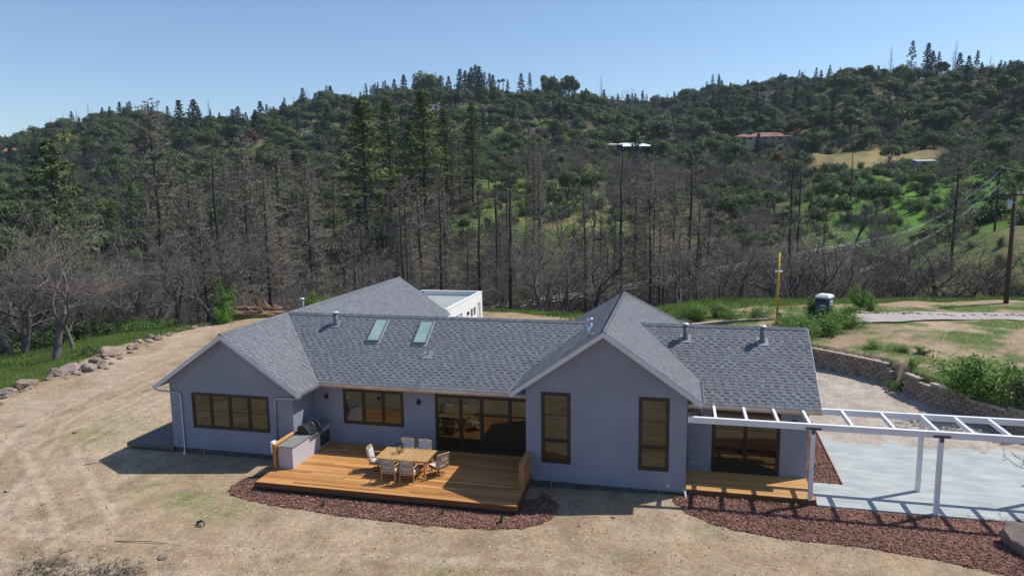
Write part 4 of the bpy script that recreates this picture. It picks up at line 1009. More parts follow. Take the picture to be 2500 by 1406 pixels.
def mulch(name, poly, z, n, label, seed, wob=.07):
    P = smooth_poly(poly, 6, wob, seed) if wob else poly
    xs = [p[0] for p in P]; ys = [p[1] for p in P]; r = np.random.RandomState(seed)
    x = r.uniform(min(xs), max(xs), n*3); y = r.uniform(min(ys), max(ys), n*3)
    m = in_poly(x, y, P); x = x[m][:n]; y = y[m][:n]; n = len(x)
    gz = np.maximum(H(x, y), -9)
    zc = gz+.015+r.uniform(0, .05, n)
    L = r.uniform(.018, .055, n); Wd = r.uniform(.010, .026, n); a = r.uniform(0, 6.283, n); b = r.uniform(-.55, .55, n); c = r.uniform(-.6, .6, n)
    ux = np.stack([np.cos(a)*np.cos(b), np.sin(a)*np.cos(b), np.sin(b)], 1)*L[:, None]
    vx = np.stack([-np.sin(a)*np.cos(c), np.cos(a)*np.cos(c), np.sin(c)], 1)*Wd[:, None]
    C = np.stack([x, y, zc], 1); up = np.array([0, 0, .008])
    v = np.stack([C-ux-vx, C+ux-vx*.6, C+ux+vx*.8, C-ux+vx, C+up], 1).reshape(-1, 3)
    i = np.arange(n)*5; f = np.concatenate([np.stack([i, i+1, i+4], 1), np.stack([i+1, i+2, i+4], 1), np.stack([i+2, i+3, i+4], 1), np.stack([i+3, i, i+4], 1)])
    me = tri_mesh(name, v, f, [m_mulch], np.tile(r.uniform(0, 1, n), 4))
    o = obj(name, me); stuff(o, label, 'mulch')
    # solid bed beneath the chips
    mb = MB(); k = len(P); cx = sum(xs)/k; cy = sum(ys)/k
    zz = [Hs(*p)+.012 for p in P]
    mb.add([(p[0], p[1], q) for p, q in zip(P, zz)]+[(p[0], p[1], q-.15) for p, q in zip(P, zz)], [tuple(range(k))])
    mb.build('bed_base', m_mulch, o)
    return o
def tri_mesh(name, v, f, mats, rnd=None, mi=None, smooth=False):
    me = bpy.data.meshes.new(name); me.vertices.add(len(v)); me.vertices.foreach_set('co', v.astype(np.float32).ravel())
    k = f.shape[1]; me.loops.add(f.size); me.loops.foreach_set('vertex_index', f.astype(np.int32).ravel())
    me.polygons.add(len(f)); me.polygons.foreach_set('loop_start', np.arange(0, f.size, k, dtype=np.int32)); me.polygons.foreach_set('loop_total', np.full(len(f), k, dtype=np.int32))
    for m in mats: me.materials.append(m)
    if mi is not None: me.polygons.foreach_set('material_index', mi.astype(np.int32))
    if rnd is not None:
        a = me.attributes.new('rnd', 'FLOAT', 'FACE'); a.data.foreach_set('value', rnd.astype(np.float32))
    me.update(); return me
mulch('mulch', BED1, .05, 15000, 'red shredded mulch bed wrapping the front of the big deck', 1)
mulch('mulch', BED2, .05, 26000, 'red shredded mulch bed crossed by the pergola shadows', 2)
mulch('mulch', BED3, .06, 7000, 'narrow triangle of red mulch between the right end wall and the apron', 3, 0)

# ---------------------------------------------------------------- retaining walls
def block_mesh(seed):
    r = random.Random(seed); mb = MB(); w, h, d = .40, .168, .28
    n = 4; f = [(-w/2+.012, 0), (-w*.22, -.035-r.uniform(0, .02)), (w*.05, -.045-r.uniform(0, .02)), (w*.28, -.03-r.uniform(0, .02)), (w/2-.012, 0)]
    vs = []
    for (z, ins) in ((.006, .012), (h*.3, 0), (h*.75, .0), (h-.004, .014)):
        for x, y in f: vs.append((x, y+ins+r.uniform(-.006, .006), z))
    k = len(f); fs = [(i*k+j, i*k+j+1, (i+1)*k+j+1, (i+1)*k+j) for i in range(3) for j in range(k-1)]
    b = len(vs); vs += [(w/2-.02, d, h-.004), (-w/2+.02, d, h-.004), (w/2-.02, d, .006), (-w/2+.02, d, .006)]
    fs += [tuple([3*k+j for j in range(k)]+[b, b+1]), (k-1, b+2, b, 4*k-1), (b+3, 0, 3*k, b+1)]
    mb.add(vs, fs, 0, 0); return mb.mesh('block', [m_block])
BLK = [block_mesh(i) for i in range(4)]
def blocks(label, line, courses, zb, skip_top=None, maxn=290, capm=True, step0=0):
    P = [Vector((x, y)) for x, y in line]; seg = [(P[i+1]-P[i]).length for i in range(len(P)-1)]; tot = sum(seg)
    t = thing('retaining_wall', label, 'wall', (P[0].x, P[0].y, zb)); r = random.Random(5); num = 0
    def at(s):
        for i, L in enumerate(seg):
            if s <= L or i == len(seg)-1:
                d = (P[i+1]-P[i]).normalized(); return P[i]+d*s, d
            s -= L
    n = int(tot/.405)
    for c in range(courses):
        for i in range(n+1):
            s = (i+(.5 if c % 2 else 0))*.405+.2
            if s > tot: continue
            if skip_top and skip_top(s/tot, c): continue
            p, d = at(s); p2, d2 = at(min(s+.2, tot)); p0, d0 = at(max(s-.2, 0)); d = (p2-p0).normalized() if (p2-p0).length > .05 else d
            nrm = Vector((-d.y, d.x))      # towards the terrace
            q = p+nrm*(c*.022)
            o = obj('block', BLK[r.randrange(4)]); o.location = (q.x, q.y, zb+c*.17); o.rotation_euler = (r.uniform(-.02, .02), r.uniform(-.015, .015), math.atan2(d.y, d.x)+r.uniform(-.03, .03))
            setpar(o, t); num += 1
    # flat caps on the top course
    for i in range(n+1):
        s = i*.405+.2
        if s > tot: continue
        c = courses
        while skip_top and c > 0 and skip_top(s/tot, c-1): c -= 1
        p, d = at(s); nrm = Vector((-d.y, d.x)); q = p+nrm*(c*.022+.10)
        mb = MB(); mb.box(-.2, .2, -.17, .16, 0, .06); o = mb.build('cap_block', m_cap); o.location = (q.x, q.y, zb+c*.17); o.rotation_euler = (0, r.uniform(-.02, .02), math.atan2(d.y, d.x)+r.uniform(-.04, .04)); setpar(o, t)
    return t
def rev(l): return l
A_ = [(1.8, 21.7)]+WALLA[2:-1]
blocks('brown block retaining wall curving out from behind the right end of the roof', A_, 7, -.16, skip_top=lambda f, c: f > .965 and c >= 5)
blocks('brown block retaining wall behind the white pergola, bushes along its top', WALLB[:8], 7, -.16, skip_top=lambda f, c: (.08 < f < .14 and c >= 6) or (.30 < f < .46 and c >= 6))
# low curb wall behind the house
P0 = [(0.6, 22.25), (2.4, 23.6), (4.4, 24.7), (6.4, 25.4)]
t = thing('curb_wall', 'low concrete-capped curb wall behind the roof by the yellow pole', 'wall', (3, 24, 1.2))
for a, b in zip(P0[:-1], P0[1:]):
    mb = MB(); mb.beam((a[0], a[1], 1.15), (b[0], b[1], 1.15), .25, .5); part(mb, 'curb', m_block, t)
    mb = MB(); mb.beam((a[0], a[1], 1.43), (b[0], b[1], 1.43), .32, .06); part(mb, 'coping', m_cap, t)
# crumbled steps of stone between the two walls

# ---------------------------------------------------------------- rocks
import mathutils.noise as mn
def rock_mesh(seed, sub=2, rough=.35, flat=.7):
    import bmesh
    bm = bmesh.new(); bmesh.ops.create_icosphere(bm, subdivisions=sub, radius=1)
    r = random.Random(seed); nb = 9; off = Vector((r.uniform(0, 50), r.uniform(0, 50), r.uniform(0, 50)))
    pl = [(Vector((r.gauss(0, 1), r.gauss(0, 1), r.gauss(0, .8))).normalized(), r.uniform(.52, .88)) for _ in range(15)]
    for v in bm.verts:
        p = v.co.copy()
        for n, d in pl:
            k = p.dot(n)
            if k > d: p -= n*(k-d)
        p *= 1+rough*.35*mn.noise(p*1.6+off)+rough*.16*mn.noise(p*4+off)
        v.co = Vector((p.x, p.y, p.z*flat))
    me = bpy.data.meshes.new('rock'); bm.to_mesh(me); bm.free(); me.materials.append(m_rock)
    for p in me.polygons: p.use_smooth = True
    try: me.set_sharp_from_angle(angle=.22)
    except Exception: pass
    return me
ROCKS = [rock_mesh(i, 3, .5, .72) for i in range(6)]
SROCK = [rock_mesh(20+i, 2, .5, .6) for i in range(5)]
def rock(x, y, s, label, i=None, group=None, sx=1, small=False, sink=.25, z=None):
    z0 = Hs(x, y) if z is None else z
    me = (SROCK if small else ROCKS)[(i if i is not None else R.randrange(99)) % (5 if small else 6)]
    o = obj('rock' if small else 'boulder', me, None, (x, y, z0+s*(.45-sink)), (R.uniform(-.2, .2), R.uniform(-.2, .2), R.uniform(0, 6.28)), (s*sx, s*R.uniform(.7, 1), s*R.uniform(.75, 1)))
    return tag(o, label, 'rock' if small else 'boulder', group)
BR = [((22, 962), .62, 'pale tan boulder lowest on the left border, at the frame edge'),
      ((60, 945), .95, 'wide cracked grey-brown boulder second from the bottom of the left border'),
      ((174, 905), .80, 'flat-topped boulder with a dark shadowed face on the left border'),
      ((212, 905), .72, 'blocky pinkish boulder right of the dark-faced one on the left border'),
      ((234, 885), .62, 'rounded boulder below left of the biggest border boulder'),
      ((272, 868), 1.15, 'biggest boulder of the left border, pale top, near the middle'),
      ((250, 888), .36, 'small stone tucked below the biggest border boulder'),
      ((338, 838), .58, 'squat brown boulder at the upper end of the left border'),
      ((368, 828), .62, 'light-topped boulder near the upper end of the left border'),
      ((132, 912), .55, 'low brown slab of rock left of the dark-faced boulder'),
      ((318, 848), .40, 'small reddish stone between the biggest boulder and the squat one')]
BRP = []
SHORT = ['lowest pale boulder', 'wide cracked boulder', 'dark-faced boulder', 'blocky pinkish boulder', 'rounded boulder', 'biggest boulder', 'stone below the biggest boulder', 'squat brown boulder', 'light-topped boulder', 'low brown slab', 'small reddish stone']
for (px, s, l) in BR:
    p = at_z(px[0], px[1], -.35); rock(p[0], p[1], s*.85, l); BRP.append((p[0], p[1]))
border = [(10, 975), (50, 955), (90, 930), (130, 917), (160, 912), (200, 912), (225, 902), (250, 893), (290, 872), (310, 856), (340, 845), (380, 830), (405, 820), (440, 805), (480, 797), (520, 783), (545, 778)]
rb = random.Random(3)
for i in range(110):
    k = rb.uniform(0, len(border)-1.001); a = border[int(k)]; b = border[int(k)+1]; t_ = k-int(k)
    p = at_z(a[0]*(1-t_)+b[0]*t_, a[1]*(1-t_)+b[1]*t_, -.35)
    sz = rb.uniform(.14, .38); qx, qy = p[0]+rb.gauss(0, .35), p[1]+rb.gauss(0, .5)
    j = min(range(len(BRP)), key=lambda j: (BRP[j][0]-qx)**2+(BRP[j][1]-qy)**2); dx_ = 'left' if qx < BRP[j][0] else 'right'; dy_ = 'just beyond' if qy > BRP[j][1] else 'just before'
    rock(qx, qy, sz, '%s tan stone %s the %s, on its %s side' % ('tiny' if sz < .18 else ('small' if sz < .26 else 'fair-sized'), dy_, SHORT[j], dx_), group='small rocks of the left border', small=True)
for i in range(34):
    u = 2090+i*12.6+rb.uniform(-5, 5); v = 769+(u-2090)*.018+rb.uniform(-2, 2)
    if 2330 < u < 2350: continue
    p = at_z(u, v, 1.42); sz = rb.uniform(.13, .30); rock(p[0], p[1], sz, '%s brown stone edging the far side of the driveway, %s' % ('small' if sz < .19 else ('mid-sized' if sz < .25 else 'large'), ['behind the toilet-side bush', 'just right of that bush', 'left of its middle', 'at its middle', 'right of its middle', 'before the tall pole', 'below the tall pole', 'at the frame edge'][min(7, i//4)]), group='stones edging the driveway', small=True)
rock(10.05, -3.62, .9, 'large tan rock in the red mulch at the lower right corner', 2, sink=.2)
rock(10.35, -4.75, .75, 'dark split rock below the large tan one at the lower right corner', 4, sink=.1)
rock(9.62, -2.25, .12, 'fist-sized pale stone at the edge of slab and mulch', 1, small=True)
rock(23.2, 25.5, .42, 'lone dark stone in the dry grass right of the driveway', 3, small=True)
for (u, v, s, l) in ((492, 1283, .16, 'rust-red stone beside the black rag on the yard'), (1498, 1268+0, .09, 'small red stone below the central gable shadow'), (1415, 1288, .07, 'reddish stone on the yard under the central gable'), (400, 1362, .2, 'flat white stone low on the yard near the left'), (183, 1057, .17, 'brown stone on the yard left of the grey deck'), (107, 1232, .1, 'white pebble on the left of the yard'), (17, 1202, .13, 'dark stone on the yard at the left frame edge'), (1100, 1395, .06, 'pale stone at the bottom middle of the yard'), (57, 1040, .14, 'dark clod near the left frame edge of the yard')):
    p = at_z(u, v, -.35); rock(p[0], p[1], s, l, small=True)
p = at_z(490, 1279, -.35)
rg = MB(); rg.tube([(p[0]-.12, p[1]-.05, -.30), (p[0], p[1]+.03, -.27), (p[0]+.13, p[1]+.02, -.31)], [.05, .07, .04], 7); rg.tube([(p[0]+.05, p[1], -.31), (p[0]+.2, p[1]-.06, -.33)], [.04, .02], 6)
tag(rg.build('rag', m_black), 'small crumpled black rag lying on the yard', 'rag')
# loose stones over yard and terrace
def scatter_stones(name, n, region, smin, smax, seed, label, mat):
    r = np.random.RandomState(seed); x, y = region(r, n); n = len(x)
    s = smin+(smax-smin)*r.power(.35, n); z = H(x, y)+s*.15
    a = r.uniform(0, 6.28, n)
    base = np.array([(1, 0, 0), (.2, .9, 0), (-.9, .3, 0), (-.3, -.8, 0), (.1, .1, .6)])
    k = 5; jit = r.uniform(.6, 1.3, (n, k, 3))
    B = base[None]*jit*s[:, None, None]
    ca, sa = np.cos(a)[:, None], np.sin(a)[:, None]
    v = np.stack([B[..., 0]*ca-B[..., 1]*sa+x[:, None], B[..., 0]*sa+B[..., 1]*ca+y[:, None], B[..., 2]+z[:, None]], -1).reshape(-1, 3)
    i = np.arange(n)*k; f = np.concatenate([np.stack([i+p, i+(p+1) % 4, i+4], 1) for p in range(4)])
    return stuff(obj(name, tri_mesh(name, v, f, [mat], np.tile(r.uniform(0, 1, n), 4))), label, 'gravel')
def reg_yard(r, n):
    D = 14+r.power(1.2, n)*38; A = r.uniform(-.75, .5, n)
    x = CX+D*(np.sin(A)*math.cos(YAW)-np.cos(A)*math.sin(YAW)); y = CY+D*(np.sin(A)*math.sin(YAW)+np.cos(A)*math.cos(YAW))
    c = fbm(x, y, 4, 3, 70)+.35 > r.uniform(-.8, 1, n)
    m = c & ((y < -2.2) | (x < -24.5)) & ~in_poly(x, y, BED1) & ~in_poly(x, y, BED2) & ~((x > -16) & (x < -5.5) & (y > -4.7)) & ~((x > 0) & (y > -2.2))
    return x[m], y[m]
scatter_stones('gravel', 34000, reg_yard, .014, .06, 4, 'loose pale stones scattered over the tan yard', m_stone)
scatter_stones('clods', 12000, reg_yard, .012, .05, 14, 'dark clods of soil scattered over the tan yard', m_clod)
def reg_ter(r, n):
    x = r.uniform(4, 34, n); y = r.uniform(2, 31, n); m = (wall_sd(x, y) > .5); return x[m], y[m]
scatter_stones('gravel', 9000, reg_ter, .02, .08, 5, 'loose stones scattered over the dry terrace', m_stone)
def reg_drv(r, n):
    x = r.uniform(4.6, 15, n); y = r.uniform(5, 20, n); m = (wall_sd(x, y) < -.1); return x[m], y[m]
scatter_stones('gravel', 5000, reg_drv, .01, .03, 6, 'fine gravel over the dusty drive behind the pergola', m_stone)
# clods and twigs between the walls
for i in range(16):
    rock(11.05+rb.gauss(0, .35), 13.15+rb.gauss(0, .5), rb.uniform(.08, .2), 'dark clod of soil in the gap between the two retaining walls', group='clods in the gap between the walls', small=True)
# dry ridge of soil twigs lying on the yard (fallen sticks)
for (u0, v0, u1, v1) in ((280, 1320, 440, 1330), (205, 1134, 262, 1128), (40, 1042, 66, 1038)):
    a = at_z(u0, v0, -.33); b = at_z(u1, v1, -.33); mb = MB(); m_ = (a+b)/2+np.array([.05, .08, .02])
    mb.tube([a, m_, b], [.018, .015, .006], 5)
    tag(mb.build('stick', m_log), {280: 'long thin reddish stick lying low on the yard', 205: 'thin stick left of the grey deck shadow', 40: 'short dark stick near the left frame edge'}[u0], 'stick')
# ================================================================ trees
def rv(r): 
    v = Vector((r.gauss(0, 1), r.gauss(0, 1), r.gauss(0, 1))); return v.normalized()
def leaf_arrays(C, Nn, size, r, aspect=.55, droop=0.0):
    """quads at centres C, random orientation biased to normals Nn"""
    n = len(C); a = r.normal(size=(n, 3)); nn = Nn+.9*a*.5; nn /= np.linalg.norm(nn, axis=1, keepdims=True)+1e-9
    u = np.cross(nn, r.normal(size=(n, 3))); u /= np.linalg.norm(u, axis=1, keepdims=True)+1e-9
    w = np.cross(nn, u); s = size*r.uniform(.6, 1.35, n)[:, None]
    u = u*s; w = w*s*aspect; u[:, 2] -= droop*s[:, 0]
    v = np.stack([C-u*.5-w*.5, C+u*.5-w*.35, C+u*.6+w*.4, C-u*.4+w*.5], 1).reshape(-1, 3)
    i = np.arange(n)*4; f = np.stack([i, i+1, i+2, i+3], 1)
    return v, f
def spikes(P0, P1, rad, r):
    """thin 3-sided spikes from P0 to P1"""
    n = len(P0); d = P1-P0; d /= np.linalg.norm(d, axis=1, keepdims=True)+1e-9
    x = np.cross(d, r.normal(size=(n, 3))); x /= np.linalg.norm(x, axis=1, keepdims=True)+1e-9; y = np.cross(d, x)
    rad = rad[:, None] if hasattr(rad, 'shape') else rad
    v = np.stack([P0+x*rad, P0-x*rad*.5+y*rad*.87, P0-x*rad*.5-y*rad*.87, P1], 1).reshape(-1, 3)
    i = np.arange(n)*4; f = np.concatenate([np.stack([i, i+1, i+3], 1), np.stack([i+1, i+2, i+3], 1), np.stack([i+2, i, i+3], 1)])
    return v, f
def quad_mesh(name, v, f, mats, rnd, mi=None): return tri_mesh(name, v, f, mats, rnd, mi)

def bare_oak(seed, Ht=10, spread=.55, twn=9, lean=0, mtr=m_barkgrey, mtw=m_twig, multi=1, dense=1.0, low=.28, tk=1):
    """returns (trunk mesh, twig mesh): crooked limbs and a rounded haze of twigs"""
    r = random.Random(seed); nr = np.random.RandomState(seed); mb = MB(); ends = []
    def grow(p, d, L, rad, lvl):
        k = 4 if lvl < 2 else 3; pts = [p]; rr = [rad]; q = p.copy(); dd = d.copy()
        for i in range(k):
            dd = (dd+rv(r)*(.20+.09*lvl)+Vector((0, 0, .06))).normalized(); q = q+dd*(L/k); pts.append(q.copy()); rr.append(rad*(1-.42*(i+1)/k))
        mb.tube(pts, rr, (8, 6, 5, 4, 3)[min(lvl, 4)], 0, cap=False, rnd=.5)
        if lvl >= 3:
            ends.append((pts, rr[-1])); return
        nc = (r.choice((3, 4)), 4, 4)[lvl]
        for c in range(nc):
            t = 1 if c == 0 else r.uniform(.35, 1) if lvl else r.uniform(.6, 1)
            i = min(int(t*k), k-1); pt = pts[i]+(pts[i+1]-pts[i])*(t*k-i)
            side = rv(r); side -= dd*side.dot(dd); side.normalize()
            if lvl == 0: side.z = abs(side.z)*.4
            nd = (dd*(.9 if c == 0 else .45)+side*(.5 if c == 0 else 1)*spread*1.5).normalized()
            if lvl > 0 and nd.z < -.2: nd.z *= .2
            grow(pt, nd, L*r.uniform(.66, .92)*(1.15 if lvl == 0 else 1), rr[min(i+1, k)]*(.78 if c == 0 else .6), lvl+1)
    for m_ in range(multi):
        a = r.uniform(0, 6.28)
        d0 = Vector((lean+.15*math.cos(a)*(multi-1), .15*math.sin(a)*(multi-1), 1)).normalized()
        grow(Vector((0.2*m_, 0, -.5)), d0, Ht*low+.5, Ht*.030/(multi**.4), 0)
    P0 = []; P1 = []
    for pts, rad in ends:
        for _ in range(int(twn*dense)):
            t = r.uniform(.1, 1)*(len(pts)-1); i = min(int(t), len(pts)-2); p = pts[i]+(pts[i+1]-pts[i])*(t-i)
            d = (pts[i+1]-pts[i]).normalized(); dd = (d*.7+rv(r)*.9+Vector((0, 0, .25))).normalized(); L = Ht*r.uniform(.045, .10)
            q = p+dd*L; P0.append(p); P1.append(q)
            for _ in range(2):
                s = p+dd*L*r.uniform(.3, .9); P0.append(s); P1.append(s+(dd*.6+rv(r)*.9).normalized()*L*r.uniform(.4, .8))
    P0 = np.array([tuple(p) for p in P0]); P1 = np.array([tuple(p) for p in P1])
    zmax = P1[:, 2].max(); k = Ht/zmax
    v, f = spikes(P0, P1, nr.uniform(.0022, .0042, len(P0))*Ht/3.0*tk, nr)
    tm = mb.mesh('trunk', [mtr]); tm.transform(Matrix.Scale(k, 4))
    for p in tm.polygons: p.use_smooth = True
    wm = quad_mesh('twigs', v*k, f, [mtw], np.tile(nr.uniform(0, 1, len(P0)), 3))
    return tm, wm
def dead_conifer(seed, Ht=20, width=.16, nb=110, start=.22, sub=9, mtr=m_bark, mtw=m_twiggrey, up=0.0, fork=False):
    r = random.Random(seed); nr = np.random.RandomState(seed); mb = MB()
    n = 9; wob = [Vector((r.uniform(-1, 1), r.uniform(-1, 1), 0))*.006*Ht for _ in range(n+1)]; wob[0] = Vector((0, 0, 0))
    pts = [Vector((0, 0, -1+(Ht+1)*i/n))+wob[i]*(i/n) for i in range(n+1)]; R0 = Ht*.0125
    mb.tube(pts, [R0*(1-i/n)**.8+.012 for i in range(n+1)], 7, 0, cap=False, rnd=.5)
    if fork:
        p2 = [Vector((0.5, .2, -1)), Vector((.55, .2, Ht*.3)), Vector((.8, .3, Ht*.7))]; mb.tube(p2, [R0*.7, R0*.5, .03], 6, 0, cap=False)
    P0 = []; P1 = []; BR = []
    for b in range(nb):
        t = start+(1-start)*((b+r.random())/nb); z = t*Ht; a = b*2.4+r.uniform(-.5, .5)
        L = Ht*width*(1.06-t)**.75*r.uniform(.45, 1.15)*(1 if t > start+.1 else .75); el = (.35*t-.12+up)*r.uniform(.5, 1.3)
        base = Vector((0, 0, z)); d = Vector((math.cos(a)*math.cos(el), math.sin(a)*math.cos(el), math.sin(el)))
        mid = base+d*L*.55+Vector((0, 0, -.02*L)); tip = base+d*L+Vector((0, 0, r.uniform(-.12, .10)*L))
        rb_ = max(.012, R0*.22*(1-t*.6))
        mb.tube([base, mid, tip], [rb_, rb_*.6, .008], 3, 0, cap=False, rnd=.5)
        for s in range(sub):
            q = r.uniform(.2, 1); p = base+(mid-base)*(q/.55) if q < .55 else mid+(tip-mid)*((q-.55)/.45)
            sd = (d*.6+rv(r)*.8).normalized(); l2 = L*r.uniform(.18, .42)*(1.2-q*.5)
            e = p+sd*l2; P0.append(p); P1.append(e)
            for _ in range(2):
                g = p+sd*l2*r.uniform(.3, .9); P0.append(g); P1.append(g+(sd*.5+rv(r)).normalized()*l2*r.uniform(.35, .7))
    tm = mb.mesh('trunk', [mtr])
    P0 = np.array([tuple(p) for p in P0]); P1 = np.array([tuple(p) for p in P1])
    v, f = spikes(P0, P1, nr.uniform(.016, .032, len(P0))*(Ht/20)**.5, nr)
    return tm, quad_mesh('twigs', v, f, [mtw], np.tile(nr.uniform(0, 1, len(P0)), 3))
def live_conifer(seed, Ht=22, width=.15, nb=130, start=.3, per=20, size=.5, mat=m_needle, gaps=.2, mtr=m_bark):
    r = random.Random(seed); nr = np.random.RandomState(seed); mb = MB(); n = 7
    pts = [Vector((r.uniform(-1, 1)*.05, r.uniform(-1, 1)*.05, -1+(Ht+1)*i/n)) for i in range(n+1)]; R0 = Ht*.013
    mb.tube(pts, [R0*(1-i/n)**.8+.012 for i in range(n+1)], 7, 0, cap=False, rnd=.5)
    C = []; N_ = []
    for b in range(nb):
        t = start+(1-start)*((b+r.random())/nb); z = t*Ht; a = b*2.4+r.uniform(-.6, .6)
        ph = .55 if t < start+.12 else 1
        L = (Ht*width*(1.03-t)**.72*r.uniform(.55, 1.15)*ph)+.25; el = -.12+.5*t+r.uniform(-.12, .12)
        d = Vector((math.cos(a)*math.cos(el), math.sin(a)*math.cos(el), math.sin(el))); base = Vector((0, 0, z))
        mb.tube([base, base+d*L*.9], [max(.01, R0*.15), .006], 3, 0, cap=False, rnd=.5)
        if r.random() < gaps and t < .8: continue
        m_ = int(per*(.4+L/(Ht*width)))
        for i in range(m_):
            q = r.uniform(.12, 1.05)**.7; w_ = L*.20*(1.15-q)
            p = base+d*L*q+Vector((r.gauss(0, w_), r.gauss(0, w_), r.gauss(0, w_*.45)-.06*L*q))
            C.append(tuple(p)); N_.append((d.x*.3, d.y*.3, 1))
    C = np.array(C); v, f = leaf_arrays(C, np.array(N_), size, nr, .42, .25)
    return mb.mesh('trunk', [mtr]), quad_mesh('crown', v, f, [mat], nr.uniform(0, 1, len(C))**1.3)
def green_oak(seed, Ht=8, W=4.5, lobes=12, n=2600, size=.30, mat=m_oakleaf, low=.25, mtr=m_barkgrey, flat=.75):
    r = random.Random(seed); nr = np.random.RandomState(seed); mb = MB(); C = []; Nn = []
    mb.tube([(0, 0, -.6), (r.uniform(-.2, .2), r.uniform(-.2, .2), Ht*.25), (r.uniform(-.4, .4), r.uniform(-.4, .4), Ht*.6)], [Ht*.035, Ht*.028, Ht*.012], 6, 0, cap=False, rnd=.5)
    per = n//lobes
    for i in range(lobes):
        a = r.uniform(0, 6.28); rad = W*.62*math.sqrt(r.random()); z = Ht*(low+.18+(.60-.45*(rad/W)**1.2)*r.uniform(.45, 1.0))
        c = np.array([math.cos(a)*rad, math.sin(a)*rad, z]); R_ = W*r.uniform(.26, .44)
        mb.tube([(0, 0, Ht*r.uniform(.15, .35)), tuple(c*.55+np.array([0, 0, Ht*.12])), tuple(c)], [Ht*.014, Ht*.009, .02], 4, 0, cap=False, rnd=.5)
        d = nr.normal(size=(per, 3)); d /= np.linalg.norm(d, axis=1, keepdims=True)
        rr = R_*nr.uniform(.55, 1.08, per)**.5; bump = 1+.22*np.sin(d[:, 0]*5+i)*np.sin(d[:, 1]*6+i*2)
        p = c+d*(rr*bump)[:, None]*np.array([1, 1, flat]); C.append(p); Nn.append(d*.9+np.array([0, 0, .5]))
    C = np.concatenate(C); Nn = np.concatenate(Nn); v, f = leaf_arrays(C, Nn, size, nr, .75)
    k = Ht/ C[:, 2].max(); 
    base = np.repeat(nr.uniform(0, .45, lobes), per)
    rn = np.clip(base+nr.uniform(0, .55, len(C)), 0, 1)
    return mb.mesh('trunk', [mtr]), quad_mesh('crown', v*np.array([1, 1, k]), f, [mat], rn)
def shrub(seed, Ht=1.4, W=1.3, n=1500, size=.11, mat=m_shrub, stems=9, spiky=0.):
    r = random.Random(seed); nr = np.random.RandomState(seed); mb = MB(); C = []; Nn = []
    per = n//stems
    for i in range(stems):
        a = r.uniform(0, 6.28); q = r.uniform(.1, .9)*W; tip = np.array([math.cos(a)*q, math.sin(a)*q, Ht*r.uniform(.55, 1)*(1-.35*q/W)])
        mb.tube([(tip[0]*.15, tip[1]*.15, -.1), tuple(tip*.6+np.array([0, 0, .1])), tuple(tip)], [.022, .014, .005], 3, 0, cap=False, rnd=.5)
        t = nr.uniform(.1, 1.05, per)[:, None]; s = W*.22*(1.1-.6*t)
        d = nr.normal(size=(per, 3)); C.append(tip*t*np.array([1, 1, 1])+d*s*np.array([1, 1, .8])); Nn.append(d+np.array([0, 0, .8]))
    C = np.concatenate(C); C[:, 2] = np.abs(C[:, 2]); v, f = leaf_arrays(C, np.concatenate(Nn), size, nr, .35+.3*(1-spiky))
    rn = np.clip(np.repeat(nr.uniform(0, .4, stems), per)+nr.uniform(0, .6, len(C)), 0, 1)
    return mb.mesh('stems', [m_bark]), quad_mesh('leaves', v, f, [mat], rn)
def grass_clump(seed, Ht=1.3, n=700, mat=m_weed):
    nr = np.random.RandomState(seed); a = nr.uniform(0, 6.28, n); el = nr.uniform(.35, 1.45, n); L = Ht*nr.uniform(.6, 1.1, n)
    P0 = np.stack([np.cos(a)*.12, np.sin(a)*.12, np.zeros(n)], 1); P1 = P0+np.stack([np.cos(a)*np.cos(el), np.sin(a)*np.cos(el), np.sin(el)], 1)*L[:, None]
    Pm = P0+(P1-P0)*.6; P1[:, 2] -= .25*L*np.cos(el); v1, f1 = spikes(Pm, P1, np.full(n, .014), nr); 
    v2, f2 = spikes(P0, Pm+(P1-Pm)*.1, np.full(n, .018), nr)
    return quad_mesh('blades', np.concatenate([v1, v2]), np.concatenate([f1, f2+len(v1)]), [mat], nr.uniform(0, 1, len(f1)+len(f2)))
def merge(name, a, b):
    """one mesh out of trunk and crown for the far copies"""
    me = bpy.data.meshes.new(name); vs = []; fs = []; mi = []; rn = []; off = 0
    for k, m in enumerate((a, b)):
        vs += [tuple(v.co) for v in m.vertices]; fs += [tuple(off+i for i in p.vertices) for p in m.polygons]; mi += [k]*len(m.polygons)
        rn += [d.value for d in m.attributes['rnd'].data]; off += len(m.vertices)
    return mk_mesh(name, vs, fs, [a.materials[0], b.materials[0]], mi, rn)

V = {}
V['oak_bare'] = [bare_oak(1, 10, .62, 9, low=.26), bare_oak(2, 10, .55, 9, .2, low=.3), bare_oak(3, 10, .7, 8, -.15, multi=2, low=.24), bare_oak(4, 10, .5, 9, mtw=m_twiggrey, low=.3), bare_oak(5, 10, .62, 8, .1, multi=3, low=.28)]
V['oak_black'] = [bare_oak(6, 8, .6, 5, .1, mtr=m_bark, low=.3), bare_oak(7, 8, .7, 5, -.2, mtr=m_bark, multi=2, low=.3), bare_oak(8, 8, .55, 6, mtr=m_bark, low=.35)]
V['con_dead'] = [dead_conifer(11, 20, .24, 120, .2, 17), dead_conifer(12, 20, .20, 110, .3, 16), dead_conifer(13, 20, .28, 120, .25, 17), dead_conifer(14, 20, .20, 100, .15, 12, mtw=m_twig, up=.1)]
V['con_black'] = [dead_conifer(15, 20, .09, 45, .25, 5, mtw=m_twig), dead_conifer(16, 20, .11, 55, .15, 5, mtw=m_twig, fork=True), dead_conifer(17, 20, .07, 34, .3, 4, mtw=m_twig)]
